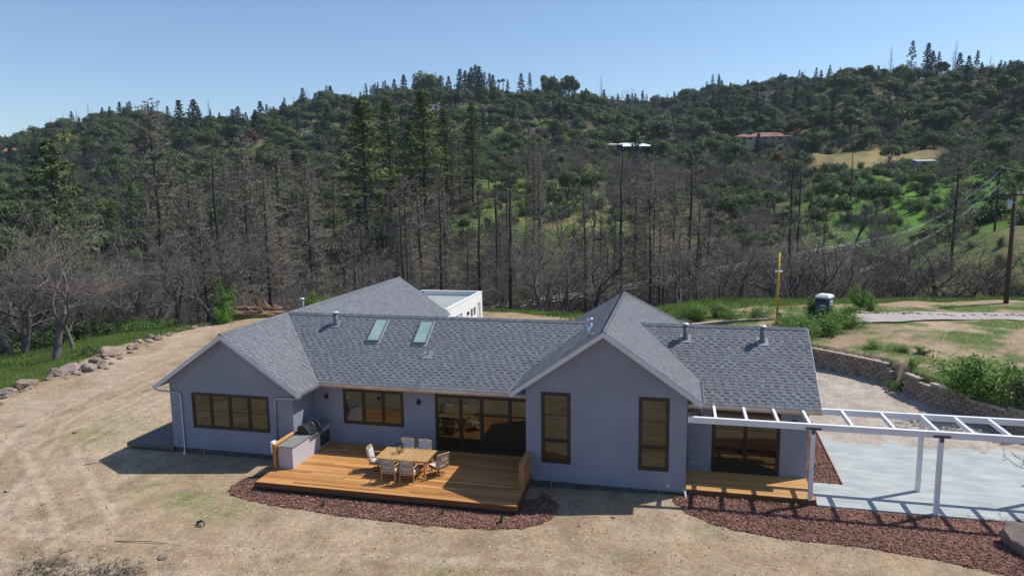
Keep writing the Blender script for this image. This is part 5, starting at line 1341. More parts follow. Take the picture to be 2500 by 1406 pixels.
V['con_live'] = [live_conifer(21, 22, .26, 140, .26, 40, .44), live_conifer(22, 22, .22, 130, .30, 36, .42), live_conifer(23, 22, .29, 140, .25, 36, .46, gaps=.3)]
V['con_far'] = [live_conifer(24, 16, .22, 90, .10, 18, .7, m_needle_far, .1), live_conifer(25, 16, .28, 90, .08, 20, .75, m_needle_far, .1), live_conifer(26, 16, .16, 80, .15, 14, .6, m_needle_far, .2)]
V['oak_green'] = [green_oak(31, 8, 4.6, 13, 2600, .34), green_oak(32, 8, 3.8, 11, 2400, .33), green_oak(33, 8, 5.2, 15, 2800, .36, low=.15)]
V['oak_far'] = [green_oak(34, 8, 4.8, 10, 1900, .46), green_oak(35, 8, 4.0, 9, 1600, .44), green_oak(36, 8, 5.4, 12, 2100, .48, low=.15), green_oak(37, 8, 4.4, 9, 1500, .46, low=.3)]
V['bare_far'] = [bare_oak(41, 9, .62, 5, dense=1), bare_oak(42, 9, .55, 4, multi=2)]
V['snag_far'] = [dead_conifer(43, 18, .14, 60, .2, 7, mtw=m_twig), dead_conifer(44, 18, .18, 64, .15, 8)]
V['shrub'] = [shrub(51, 1.5, 1.3), shrub(52, 1.2, 1.5), shrub(53, 1.7, 1.2)]
V['weed'] = [shrub(54, 1.5, 1.5, 1900, .13, m_weed, 14, 1), shrub(55, 1.2, 1.7, 1900, .13, m_weed, 16, 1)]
V['mustard'] = [shrub(56, 3.0, 2.4, 1200, .3, m_mustard, 12)]
V['rust'] = [green_oak(38, 6, 3, 8, 500, .6, m_rust)]
V['yellowoak'] = [shrub(57, 3.0, 2.0, 1500, .18, m_weed, 12)]
HT = dict(oak_bare=10, oak_black=8, con_dead=20, con_black=20, con_live=22, con_far=16, oak_green=8, oak_far=8, bare_far=9, snag_far=18, shrub=1.5, weed=1.4, mustard=3, rust=6, yellowoak=3)
NM = dict(oak_bare='bare_oak', oak_black='burnt_oak', con_dead='dead_conifer', con_black='burnt_conifer', con_live='fir_tree', con_far='fir_tree', oak_green='oak_tree', oak_far='oak_tree', bare_far='bare_oak', snag_far='dead_conifer', shrub='shrub', weed='bush', mustard='flowering_bush', rust='scorched_tree', yellowoak='shrub')
CATN = dict(shrub='shrub', weed='bush', mustard='bush', yellowoak='shrub')
MG = {}
def merged(kind, i):
    if (kind, i) not in MG: MG[kind, i] = merge(NM[kind], *V[kind][i])
    return MG[kind, i]
count = {}; AUTO = []
def plant(kind, x, y, h, label, group=None, i=None, one=False, rz=None, wide=1.0, z=None, tilt=0):
    L = V[kind]; i = (R.randrange(len(L)) if i is None else i % len(L)); s = h/HT[kind]; z = Hs(x, y) if z is None else z
    rz = R.uniform(0, 6.28) if rz is None else rz
    if one:
        o = obj(NM[kind], merged(kind, i), None, (x, y, z), (tilt, 0, rz), (s*wide, s*wide, s)); tag(o, label, CATN.get(kind, 'tree'), group)
    else:
        o = thing(NM[kind], label, CATN.get(kind, 'tree'), (x, y, z), rz, group); o.scale = (s*wide, s*wide, s); o.rotation_euler = (tilt, 0, rz)
        a, b = L[i]; obj(a.name.split('.')[0], a, o); obj({'leaves': 'crown'}.get(b.name.split('.')[0], b.name.split('.')[0]), b, o)['kind'] = 'stuff'
    count[kind] = count.get(kind, 0)+1
    if label is None: AUTO.append((o, kind, i, x, y, h))
    return o
def tree_at(kind, u, D, vtop, label, group=None, **k):
    """stand a tree of the right height at distance D, trunk under column u, its tip reaching row vtop"""
    d = ray(u, vtop); t = D/math.hypot(d[0], d[1]); top = EYE+d*t; z = Hs(top[0], top[1])
    return plant(kind, top[0], top[1], max(1.2, top[2]-z), label, group, z=z, **k)
# ---- trees the photograph lets one name
p = at_z(92, 893, -.6)
NEAR = [
 ('oak_bare', 92, 57.0, 478, 'big crooked bare oak behind the boulders at the left frame edge, pale-lit limbs', dict(i=3, wide=.95, rz=1.1)),
 ('oak_bare', 150, 62, 560, 'slimmer bare oak just right of the big crooked one on the left', dict(i=1, wide=.8)),
 ('oak_bare', 388, 71, 478, 'dark-trunked bare oak with a wide round crown on the left grass bank', dict(i=1, wide=1.1, rz=.5)),
 ('oak_black', 262, 67, 690, 'low burnt oak bowing to the right over the left grass bank', dict(i=1, tilt=.25)),
 ('oak_black', 30, 66, 590, 'burnt oak half out of frame at the far left', dict(i=0)),
 ('con_live', 118, 108, 345, 'thin-needled green fir above the left thicket', dict(i=2)),
 ('con_dead', 362, 118, 243, 'tallest grey dead conifer on the left, its tip breaking the skyline', dict(i=0)),
 ('con_dead', 455, 100, 395, 'grey dead conifer between the tallest one and the black double snag', dict(i=1)),
 ('con_black', 515, 96, 340, 'black double-trunked burnt conifer left of centre', dict(i=1, wide=1.2)),
 ('con_dead', 588, 100, 330, 'feathery grey dead conifer right of the black double snag', dict(i=2)),
 ('con_dead', 668, 108, 355, 'dead conifer with a long bare trunk above the left roof ridge', dict(i=1)),
 ('con_dead', 745, 96, 392, 'grey many-twigged dead conifer above the vent pipe of the left roof', dict(i=0)),
 ('con_live', 882, 132, 246, 'tall green fir left of the central pair, crown near the skyline', dict(i=0, wide=1.25)),
 ('con_live', 945, 150, 240, 'green fir behind the middle of the hill, pointed top', dict(i=1)),
 ('con_live', 1030, 136, 222, 'tallest green fir of the central group', dict(i=0, wide=1.15)),
 ('con_live', 1000, 142, 300, 'shorter green fir hugging the tallest central one', dict(i=2)),
 ('con_live', 1085, 140, 268, 'green fir right of the tallest central one', dict(i=1)),
 ('con_live', 1150, 146, 262, 'leaning green fir at the right of the central group', dict(i=2, tilt=-.06)),
 ('con_dead', 860, 92, 520, 'small grey dead conifer below the left green fir', dict(i=3)),
 ('con_dead', 985, 100, 430, 'dead conifer in front of the central green firs', dict(i=2)),
 ('con_black', 1210, 88, 440, 'black snag above the white garage corner', dict(i=0)),
 ('con_dead', 1302, 118, 345, 'dead conifer at the left of the sunlit green knoll', dict(i=1)),
 ('con_dead', 1235, 112, 400, 'thin dead conifer just left of the knoll', dict(i=3)),
 ('con_black', 1518, 80, 342, 'straight black snag rising directly behind the gable peak', dict(i=0)),
 ('con_black', 1600, 102, 372, 'thin black snag between the two tallest on the right', dict(i=2)),
 ('con_black', 1690, 82, 345, 'tall black double snag right of the gable peak', dict(i=1, wide=1.1)),
 ('con_black', 1450, 96, 470, 'charred pole with stubby limbs left of the gable peak', dict(i=2)),
 ('con_black', 1938, 88, 362, 'tall black snag by the yellow pole', dict(i=0)),
 ('con_black', 1958, 104, 366, 'slender snag hidden behind the one by the yellow pole', dict(i=2)),
 ('con_black', 2092, 150, 480, 'lone short snag on the sunlit slope at right', dict(i=2)),
 ('con_black', 2232, 180, 405, 'thin black snag in the green slope below the pale meadow', dict(i=0)),
 ('con_black', 2335, 185, 470, 'short snag near the right end of the green slope', dict(i=2)),
 ('con_black', 2010, 200, 395, 'snag left of the pale meadow', dict(i=0)),
 ('con_black', 1838, 190, 420, 'snag standing in shade below the brown-roofed house', dict(i=2)),
 ('oak_bare', 1640, 78, 520, 'grey-twigged bare oak behind the right gable slope', dict(i=3)),
 ('oak_black', 1785, 72, 560, 'leaning burnt oak left of the yellow pole', dict(i=1)),
 ('oak_black', 1965, 67, 560, 'burnt oak leaning right beside the portable toilet', dict(i=1, wide=1.2, rz=.3)),
 ('oak_black', 2050, 69, 600, 'thick black burnt oak just right of the portable toilet', dict(i=0)),
 ('oak_black', 2175, 70, 640, 'low burnt oak behind the driveway bend', dict(i=2)),
 ('oak_black', 2270, 71, 610, 'crooked burnt oak behind the driveway, left of the tall pole', dict(i=0)),
 ('oak_black', 2405, 74, 630, 'dense twiggy burnt oak beside the tall utility pole', dict(i=2, wide=1.3)),
 ('oak_black', 2495, 72, 650, 'burnt oak at the right frame edge behind the driveway', dict(i=1)),
 ('oak_bare', 2165, 170, 470, 'round bare oak on the sunlit slope at right', dict(i=4, wide=1.2)),
 ('oak_green', 2300, 250, 385, 'big dark green oak right of the pale meadow', dict(i=2, wide=1.2)),
 ('yellowoak', 545, 66, 668, 'small bright yellow-green leafy tree by the felled logs', dict(wide=.42)),
 ('yellowoak', 545, 64.5, 735, 'fresh green shrub at the left end of the felled logs', dict()),
 ('yellowoak', 775, 66, 708, 'yellow-green shrub peeking over the long left roof', dict()),
]
for kind, u, D, vt, l, k in NEAR: tree_at(kind, u, D, vt, l, **k)
# ---- trees on the skyline
SKY = [('snag_far', 213, 500, 252, 'feathery dead conifer alone on the left skyline', {}), ('oak_far', 222, 495, 283, 'round dark tree under the lone dead conifer on the left skyline', {}),
 ('con_far', 172, 500, 300, 'small tree clump left of the lone dead conifer', {}), ('oak_far', 275, 430, 280, 'dark green oak left of the tall grey dead conifer on the skyline', {}), ('oak_far', 308, 420, 262, 'large rounded oak on the left skyline', dict(wide=.7)),
 ('con_far', 435, 330, 246, 'left one of two dark firs on the left skyline', dict(i=0)), ('con_far', 470, 335, 245, 'right one of two dark firs on the left skyline', dict(i=1)), ('snag_far', 508, 350, 243, 'grey dead conifer right of the two dark firs on the skyline', {}),
 ('snag_far', 400, 380, 268, 'small dead conifer on the left skyline', {}), ('con_far', 575, 400, 265, 'slender fir on the skyline above the beige cut', {}), ('con_far', 600, 420, 275, 'short dark fir on the skyline left of centre', {}), ('con_far', 635, 425, 248, 'open-branched fir standing clear on the skyline', dict(i=1)),
 ('con_far', 690, 440, 262, 'low dark fir where the central hill begins to rise', {}), ('con_far', 738, 450, 234, 'fir at the foot of the central skyline rise', {}), ('con_far', 768, 450, 228, 'dark broad fir on the central skyline rise', dict(i=1)), ('con_far', 806, 450, 211, 'tall dark fir on the rise, wider than its neighbours', dict(i=1))]
for u, vt in ((893, 204), (905, 210), (915, 203), (922, 201), (935, 200), (948, 208)): SKY.append(('con_far', u, 460, vt, 'narrow fir in the comb of slim firs on the central skyline', dict(i=2, group='slim firs on the central skyline')))
SKY += [('con_far', 962, 455, 194, 'fir just right of the comb of slim firs', dict(i=0)), ('con_far', 985, 455, 184, 'taller fir at the right of the comb of slim firs', dict(i=1)), ('oak_far', 1040, 455, 171, 'massive dark round-topped tree on the summit', dict(wide=.8)), ('con_far', 1012, 455, 190, 'fir left of the massive round-topped tree', {}), ('con_far', 1075, 455, 186, 'fir right of the massive round-topped tree', {}), ('con_far', 1095, 452, 187, 'fir between round-topped tree and the tall summit cluster', {})]
for u, vt in ((1122, 170), (1136, 174), (1150, 166), (1160, 160), (1170, 163), (1182, 176), (1195, 180), (1203, 184), (1145, 180), (1176, 182)): SKY.append(('con_far', u, 456+R.uniform(-4, 4), vt, 'tall dark fir in the dense cluster on the hill summit', dict(group='firs of the summit cluster')))
SKY += [('con_far', 1272, 458, 180, 'pointed fir right of the palms', dict(i=0)), ('con_far', 1293, 458, 178, 'second pointed fir right of the palms', dict(i=2)), ('oak_far', 1330, 456, 184, 'broad dark grove tree on the right of the summit', dict(wide=.6)), ('oak_far', 1350, 456, 186, 'broad dark tree beside the flat-topped one', dict(wide=.55)), ('oak_far', 1388, 456, 184, 'flat-topped umbrella tree on the skyline', dict(wide=.7)), ('snag_far', 1468, 455, 182, 'spindly dead tree alone on the skyline right of the summit', {}),
 ('bare_far', 1530, 460, 205, 'bare tree above the saddle', {}), ('snag_far', 1962, 600, 188, 'dead tree on the right-hand saddle skyline', {}),
 ('snag_far', 2178, 430, 111, 'leftmost tall conifer on the right ridge, thin and grey', dict(i=1)), ('con_far', 2229, 432, 100, 'second tall fir on the right ridge', dict(i=2)), ('con_far', 2268, 432, 106, 'third tall fir on the right ridge', dict(i=0)), ('snag_far', 2336, 432, 99, 'tallest thin grey conifer on the right ridge', dict(i=1)), ('con_far', 2345, 430, 130, 'short green fir leaning on the tallest grey conifer', {}),
 ('con_far', 2388, 432, 124, 'fir on the right ridge near the frame edge', dict(i=2)), ('snag_far', 2420, 432, 130, 'grey snag right of the last fir on the right ridge', {})]
for u in (2440, 2458, 2476, 2494): SKY.append(('bare_far', u, 430, 150, 'round bare tree at the right end of the ridge', dict(group='bare trees at the right end of the ridge', wide=1.2)))
for kind, u, D, vt, l, k in SKY: tree_at(kind, u, D, vt, l, one=True, **k)
# palms
for (u, vt) in ((1218, 199), (1228, 197)):
    t_ = at_d(u, vt, 452); z = Hs(t_[0], t_[1]); h = t_[2]-z
    t = thing('palm_tree', 'left of two tiny fan palms on the summit' if u == 1218 else 'right of two tiny fan palms on the summit', 'tree', (t_[0], t_[1], z))
    mb = MB(); mb.tube([(0, 0, 0), (0, 0, h)], [.35, .25], 6); mb.build('trunk', m_bark, t)
    nr = np.random.RandomState(2); d = nr.normal(size=(70, 3)); d /= np.linalg.norm(d, axis=1, keepdims=True); d[:, 2] = np.abs(d[:, 2])*1.2-.4
    v, f = leaf_arrays(np.array([0, 0, h])+d*1.2, d, 1.0, nr, .35); obj('crown', quad_mesh('crown', v, f, [m_needle_far], nr.uniform(0, 1, len(f))), t)

# ---- the woods
def polar(u, D):
    d = ray(u, 500); n = math.hypot(d[0], d[1]); return CX+d[0]/n*D, CY+d[1]/n*D
placed = []
def far_enough(x, y, m):
    for a, b in placed[-400:]:
        if (a-x)**2+(b-y)**2 < m*m: return False
    placed.append((x, y)); return True
rw = random.Random(77)
def fill(n, u0, u1, d0, d1, choose, mind):
    k = 0; tries = 0
    while k < n and tries < n*14:
        tries += 1; u = rw.uniform(u0, u1); D = math.sqrt(rw.uniform(d0*d0, d1*d1)); x, y = polar(u, D)
        c = choose(u, D, x, y)
        if c is None or not far_enough(x, y, mind): continue
        k += 1; kind, h, label, group, one = c; plant(kind, x, y, h, label, group, one=one, wide=rw.uniform(.9, 1.25), tilt=rw.gauss(0, .035))
def clear(u, D):
    # open ground: knoll, meadow, slope on the right, bank, lawn, roads
    if 1200 < u < 1480 and 118 < D < 175: return rw.random() < .72
    if 1970 < u < 2300 and 226 < D < 270: return True
    if 2160 < u < 2480 and 118 < D < 190: return rw.random() < .8
    if 2270 < u and 92 < D < 118: return rw.random() < .85
    if 740 < u < 835 and 312 < D < 345: return True
    for (hu, hv, _, hw) in HOUSE_AT:
        if abs(u-hu) < hw+6 and HOUSE_D[hu, hv]-26 < D < HOUSE_D[hu, hv]+9: return True
    return False
SIDE = lambda u: 'left part of the' if u < 700 else ('middle of the' if u < 1500 else 'right part of the')
def ch_a(u, D, x, y):
    if clear(u, D): return None
    if u > 2050: 
        if D < 92 or rw.random() < .5: return None
    E = float(cosinterp(np.array([u]), US, EDGE)[0])
    if D < E+3+(9 if u < 480 else 0): return None
    q = rw.random(); s = SIDE(u)
    if u > 1780: q = q*.70
    if u < 340: q *= .66
    if q < .50: return 'oak_bare', rw.uniform(7, 11.5), None, 'bare oaks of the burnt wood, '+s.split()[0], False
    if q < .66: return 'oak_black', rw.uniform(6, 10), None, 'blackened oaks of the burnt wood, '+s.split()[0], False
    if u > 700 and u < 1900 and q < .74: return 'con_black', rw.uniform(10, 17), None, 'charred snags of the burnt wood, '+s.split()[0], False
    return 'con_dead', rw.uniform(11, 20), None, 'dead conifers of the burnt wood, '+s.split()[0], False
fill(210, -80, 2560, 62, 112, ch_a, 2.6)
def ch_b(u, D, x, y):
    if clear(u, D): return None
    q = rw.random(); s = SIDE(u)
    if u > 1900 and q < .5 and rw.random() < .6: q = .95
    if u < 200 and q > .6: q = .5*q
    if u < 750:
        if q < .33: return 'oak_bare', rw.uniform(7, 11), None, 'bare oaks of the middle slope, '+s.split()[0], False
        if q < .66: return 'oak_green', rw.uniform(6, 10), None, 'green oaks of the middle slope, '+s.split()[0], False
        if q < .88: return 'con_dead', rw.uniform(12, 21), None, 'dead conifers of the middle slope, '+s.split()[0], False
        return 'con_live', rw.uniform(10, 17), None, 'live firs of the middle slope, '+s.split()[0], False
    if q < .52: return 'oak_bare', rw.uniform(6, 10), None, 'bare oaks of the middle slope, '+s.split()[0], False
    if q < .66: return 'oak_green', rw.uniform(4, 7), None, 'green oaks of the middle slope, '+s.split()[0], False
    if q < .78: return 'con_black', rw.uniform(9, 15), None, 'charred snags of the middle slope, '+s.split()[0], False
    if q < .86 and u < 1300: return 'con_dead', rw.uniform(11, 18), None, 'dead conifers of the middle slope, '+s.split()[0], False
    return 'shrub', rw.uniform(1.2, 2.6), None, 'shrubs of the middle slope, '+s.split()[0], False
fill(330, -60, 2560, 112, 215, ch_b, 4.0)
def ch_s(u, D, x, y):
    if 740 < u < 835 and D > 300: return None
    return ('shrub' if rw.random() < .6 else 'weed'), rw.uniform(1.0, 2.2), None, 'shrubs of the open slope, '+('centre' if u < 1700 else 'right'), False
fill(70, 1150, 1500, 105, 178, ch_s, 2.0)
fill(105, 1950, 2560, 88, 235, ch_s, 2.2)
def ch_c(u, D, x, y):
    if clear(u, D): return None
    q = rw.random(); s = SIDE(u).replace(' the', '')+' the'
    side = 'left' if u < 800 else ('central' if u < 1570 else 'right')
    n3 = float(fbm(np.array([x]), np.array([y]), 60, 3, 90)[0])
    if q+n3*.35 < .25: return 'bare_far', rw.uniform(5, 9), None, 'bare trees of the '+side+' hillside', True
    if q > .965: return 'rust', rw.uniform(4, 6), None, 'scorched trees of the '+side+' hillside', True
    if q > .90: return 'con_far', rw.uniform(9, 15), None, 'dark firs of the '+side+' hillside', True
    return 'oak_far', rw.uniform(4.5, 8.5), None, 'green oaks of the '+side+' hillside', True
fill(330, -60, 2560, 215, 330, ch_c, 5.5)
# mustard-yellow bushes on the left skyline slope
for (u, v, D) in ((178, 322, 380), (196, 318, 384), (222, 322, 380)): tree_at('mustard', u, D, v, 'bright yellow flowering bush on the upper left slope', 'yellow flowering bushes on the upper left slope', wide=1.3)
# one mass: the far wood, and the ground cover of the slopes
def gn_instancer(name, pts, scl, rot, idx, meshes, label, cat):
    """one object: points carrying scale, turn and pick; instances of a few meshes"""
    coll = bpy.data.collections.new(name+'_kinds')
    for k, m in enumerate(meshes):
        oo = bpy.data.objects.new('%s_kind_%02d' % (name, k), m); coll.objects.link(oo)
    me = bpy.data.meshes.new(name); me.vertices.add(len(pts)); me.vertices.foreach_set('co', np.array(pts, dtype=np.float32).ravel())
    for nm_, arr in (('scl', scl), ('rotz', rot)):
        a = me.attributes.new(nm_, 'FLOAT', 'POINT'); a.data.foreach_set('value', np.array(arr, dtype=np.float32))
    a = me.attributes.new('pick', 'INT', 'POINT'); a.data.foreach_set('value', np.array(idx, dtype=np.int32))
    o = obj(name, me); ng = bpy.data.node_groups.new(name, 'GeometryNodeTree')
    ng.interface.new_socket(name='Geometry', in_out='INPUT', socket_type='NodeSocketGeometry'); ng.interface.new_socket(name='Geometry', in_out='OUTPUT', socket_type='NodeSocketGeometry')
    N = ng.nodes; L = ng.links
    gi = N.new('NodeGroupInput'); go = N.new('NodeGroupOutput'); ip = N.new('GeometryNodeInstanceOnPoints')
    ci = N.new('GeometryNodeCollectionInfo'); ci.inputs['Collection'].default_value = coll; ci.inputs['Separate Children'].default_value = True; ci.inputs['Reset Children'].default_value = True
    def attr(n, t):
        q = N.new('GeometryNodeInputNamedAttribute'); q.data_type = t; q.inputs['Name'].default_value = n; return q.outputs['Attribute']
    cx = N.new('ShaderNodeCombineXYZ'); L.new(attr('rotz', 'FLOAT'), cx.inputs['Z'])
    L.new(gi.outputs[0], ip.inputs['Points']); L.new(ci.outputs[0], ip.inputs['Instance']); ip.inputs['Pick Instance'].default_value = True
    L.new(attr('pick', 'INT'), ip.inputs['Instance Index']); L.new(cx.outputs[0], ip.inputs['Rotation']); L.new(attr('scl', 'FLOAT'), ip.inputs['Scale'])
    L.new(ip.outputs[0], go.inputs[0])
    md = o.modifiers.new('scatter', 'NODES'); md.node_group = ng
    return stuff(o, label, cat)
kinds = [merged('oak_far', i) for i in range(4)]+[merged('bare_far', 0), merged('bare_far', 1), merged('snag_far', 0), merged('con_far', 0), merged('con_far', 2), merged('rust', 0)]
nr = np.random.RandomState(9); n = 14000
u_ = nr.uniform(-150, 2650, n); D_ = np.sqrt(nr.uniform(300**2, 680**2, n)); pts = []; sc_l = []; ix = []; rz_ = []
cell = {}
for u, D in zip(u_, D_):
    if D < 330 and nr.rand() < .5: continue
    if clear(u, D): continue
    x, y = polar(u, D); key = (int(x/4.9), int(y/4.9))
    if key in cell: continue
    cell[key] = 1
    b = float(fbm(np.array([x]), np.array([y]), 70, 3, 92)[0])
    if b > .5 and nr.rand() < .4: continue          # small clearings
    b2 = float(fbm(np.array([x]), np.array([y]), 85, 4, 93)[0]); b3 = float(fbm(np.array([x]), np.array([y]), 26, 3, 94)[0])
    q = nr.rand()
    if b2 > .38 and q < .55: k = 7+(nr.rand() < .5); h = nr.uniform(.55, 1.0)
    elif q < .12+.75*max(0, -b2-.15): k = 4+(nr.rand() < .5); h = nr.uniform(.6, 1.0)
    elif q < .30: k = 6; h = nr.uniform(.4, .75)
    elif q > .985: k = 9; h = nr.uniform(.6, 1)
    elif q > .935: k = 7+(nr.rand() < .5); h = nr.uniform(.4, .75)
    else: k = nr.randint(4); h = nr.uniform(.45, .95)*(1.15+.5*b3)
    pts.append((x, y, Hs(x, y)-.2)); sc_l.append(h); ix.append(int(k)); rz_.append(nr.uniform(0, 6.28))
gn_instancer('far_woods', pts, sc_l, rz_, ix, kinds, 'far mixed oak woods covering the upper hills', 'woods')
# scrub between the nearer trees
sk = [merge('shrub', *V['shrub'][0]), merge('bush', *shrub(62, 1.2, 1.6, 900, .16, m_oakleaf, 12)), merge('shrub', *shrub(58, 1.0, 1.2, 500, .2, m_oakleaf, 7)), merge('shrub', *bare_oak(59, 2.2, .8, 3, multi=3, mtr=m_bark, low=.2))]
pts = []; sc_l = []; ix = []; rz_ = []; n = 5200
u_ = nr.uniform(-150, 2650, n); D_ = np.sqrt(nr.uniform(66**2, 300**2, n))
for u, D in zip(u_, D_):
    x, y = polar(u, D); E = float(cosinterp(np.array([u]), US, EDGE)[0])
    if D < E+4: continue
    if 1970 < u < 2300 and 226 < D < 270: continue
    if u > 1950 and 115 < D < 215 and nr.rand() < .6: continue
    if 1180 < u < 1500 and 105 < D < 185 and nr.rand() < .55: continue
    if 2270 < u and 92 < D < 116 and nr.rand() < .9: continue
    if 740 < u < 835 and D > 290: continue
    b = float(fbm(np.array([x]), np.array([y]), 38, 4, 51)[0])
    if nr.rand() > .62+b: 
        k = 3 if nr.rand() < .7 else 2
    else: k = nr.choice([0, 1, 2, 1])
    pts.append((x, y, Hs(x, y)-.05)); sc_l.append(nr.uniform(.5, 1.5)*(1+D/300)); ix.append(int(k)); rz_.append(nr.uniform(0, 6.28))
gn_instancer('undergrowth', pts, sc_l, rz_, ix, sk, 'scrubby undergrowth between the burnt trees on the slopes', 'undergrowth')

# ---- grass on the banks
def blades(name, x, y, h, w, mat, seed, label):
    r = np.random.RandomState(seed); n = len(x); z = H(x, y)-.02
    a = r.uniform(0, 6.28, n); hh = h*r.uniform(.5, 1.3, n); ln = r.uniform(.1, .6, n)*hh; b = r.uniform(0, 6.28, n)
    P = np.stack([x, y, z], 1); s = np.stack([np.cos(a), np.sin(a), np.zeros(n)], 1)*(w*r.uniform(.6, 1.3, n))[:, None]
    tip = P+np.stack([np.cos(b)*ln, np.sin(b)*ln, hh], 1)
    v = np.stack([P-s, P+s, tip], 1).reshape(-1, 3); i = np.arange(n)*3
    return stuff(obj(name, tri_mesh(name, v, np.stack([i, i+1, i+2], 1), [mat], np.clip(r.uniform(0, 1, n)*.6+.4*(fbm(x, y, 2.5, 3, 60)+.5), 0, 1))), label, 'grass')
def reg_polar(n, u0, u1, e0, e1, seed, dens=None):
    r = np.random.RandomState(seed); u = r.uniform(u0, u1, n); E = cosinterp(u, US, EDGE); D = E+r.uniform(e0, e1, n)
    ph = np.arctan((u-1250)/1700); x = CX+D*(np.sin(ph)*math.cos(YAW)-np.cos(ph)*math.sin(YAW)); y = CY+D*(np.sin(ph)*math.sin(YAW)+np.cos(ph)*math.cos(YAW))
    m = r.uniform(0, 1, n) < np.clip(.75+fbm(x, y, 3, 3, 61)*1.1, .1, 1); return x[m], y[m]
x, y = reg_polar(150000, -300, 800, -.4, 17, 1); blades('grass', x, y, .34, .022, m_grass, 2, 'lush green grass and weeds on the left bank behind the boulders')
x, y = reg_polar(40000, 800, 1650, -.4, 6, 3); blades('grass', x, y, .34, .022, m_grass, 4, 'strip of green grass glimpsed over the roofs')
x, y = reg_polar(60000, 1600, 2800, -.6, 7, 5); m = ~((wall_sd(x, y) < .4) & (y < 25)); blades('grass', x[m], y[m], .36, .022, m_grass, 6, 'green grass band behind the driveway at right')
r_ = np.random.RandomState(8); x = r_.uniform(2, 34, 170000); y = r_.uniform(-2, 33, 170000)
g = np.clip(fbm(x, y, 7, 4, 44)*2.2+.25-1.3*sstep(x, 17, 20)*sstep(-y, -24, -19), 0, 1)
road = np.array([(10.2, 25.2), (12.6, 25.9), (15.5, 27.1), (18.3, 27.9), (23.3, 27.8), (32, 25.5)]); dm = np.full(x.shape, 99.)
for i in range(len(road)-1):
    for t in np.linspace(0, 1, 8): c = road[i]*(1-t)+road[i+1]*t; dm = np.minimum(dm, np.hypot(x-c[0], y-c[1]))
m = (wall_sd(x, y) > .45) & (r_.uniform(0, 1, len(x)) < g*.8+.015) & (dm > 1.5); blades('grass', x[m], y[m], .13, .014, m_grass, 9, 'patchy green weeds over the dry terrace above the retaining walls')
r_ = np.random.RandomState(18); x = []; y = []
for (cx, cy, r0, n) in ((-17.9, -5.6, .7, 900), (-15.9, -6.2, .9, 500), (-26.5, -.5, 1.5, 700), (-27.5, 1.5, 1.2, 400), (-12, -7, 2.5, 300), (-22, -7, 3, 300)):
    x.append(r_.normal(cx, r0*.6, n)); y.append(r_.normal(cy, r0*.4, n))
x = np.concatenate(x); y = np.concatenate(y); m = ~in_poly(x, y, BED1); blades('grass', x[m], y[m], .045, .010, m_grass, 19, 'faint sprouting grass patches on the tan yard')
# ---- named bushes near the walls and drive
def bush(kind, u, v, z, h, label, wide=1, group=None, i=None):
    p = at_z(u, v, z); return plant(kind, p[0], p[1], h, label, group, i=i, wide=wide, z=Hs(p[0], p[1]))
BU = [('weed', 2405, 958, 1.25, 1.9, 'biggest bright green bush on top of the right retaining wall', 1.15), ('weed', 2352, 948, 1.25, 1.3, 'bright green bush left of the biggest one on the wall', 1.0), ('shrub', 2462, 940, 1.25, 1.1, 'upright grey-green bush right of the biggest bush on the wall', .8), ('shrub', 2492, 985, 1.25, 1.3, 'dark bush cut by the right frame edge above the wall', 1.0),
 ('weed', 1955, 822, 1.3, 1.5, 'lowest leafy bush at the right roof corner', 1.2), ('weed', 1930, 800, 1.3, 1.4, 'green bush in front of the yellow pole', 1.1), ('shrub', 1985, 785, 1.3, 1.5, 'bush hiding the foot of the portable toilet, left side', 1.1), ('weed', 2040, 795, 1.3, 1.7, 'broad green bush right of the portable toilet by the driveway end', 1.3), ('weed', 2010, 812, 1.3, 1.5, 'green bush between roof corner and driveway end', 1.2), ('weed', 2070, 800, 1.3, 1.2, 'small bush touching the driveway end', .9),
 ('yellowoak', 2098, 758, 1.3, 2.0, 'dark round bush with yellowish tips behind the driveway end', .8), ('yellowoak', 2125, 765, 1.3, 1.3, 'low yellowish bush right of the dark round one', .8), ('weed', 1790, 782, 1.3, 1.0, 'weedy bush behind the roof, midway to the yellow pole', 1.3), ('weed', 1855, 778, 1.3, 1.0, 'weedy bush just left of the yellow pole', 1.3), ('shrub', 2250, 862, 1.3, .45, 'low dark green mat of weeds on the terrace', 1.6), ('weed', 2200, 856, 1.3, .4, 'low green weeds on the middle of the terrace', 2.0), ('weed', 2130, 848, 1.3, .4, 'low green weeds on the left of the terrace', 2.0),
 ('weed', 330, 800, -.35, 1.2, 'lush green weeds at the top of the left bank', 1.8), ('weed', 370, 795, -.35, 1.3, 'lush green weeds right of the dark-trunked oak base', 1.8), ('weed', 420, 785, -.35, 1.1, 'green weeds left of the felled logs', 1.6), ('shrub', 270, 805, -.35, 1.2, 'grey-green shrub under the bowing burnt oak', 1.4), ('weed', 650, 765, -.35, .9, 'green weeds behind the felled logs', 1.8), ('shrub', 215, 870, -.35, .8, 'pale green shrub behind the biggest border boulder', 1.6)]
for k, u, v, z, h, l, w in BU: bush(k, u, v, z, h, l, w)
for (u, v, s, l) in ((1405, 782, 1.5, 'fountain of long grass behind the left slope of the gable'), (1700, 790, 1.1, 'spiky grass clump behind the right slope of the gable'), (1755, 785, .9, 'small spiky grass clump nearer the curb wall')):
    p = at_z(u, v, .9); o = obj('grass_clump', V.setdefault('clump', grass_clump(3)) , None, (p[0], p[1], Hs(p[0], p[1])), (0, 0, R.uniform(0, 6)), (s, s, s)); tag(o, l, 'grass clump')
sap = shrub(60, .28, .14, 46, .055, m_weed, 5)
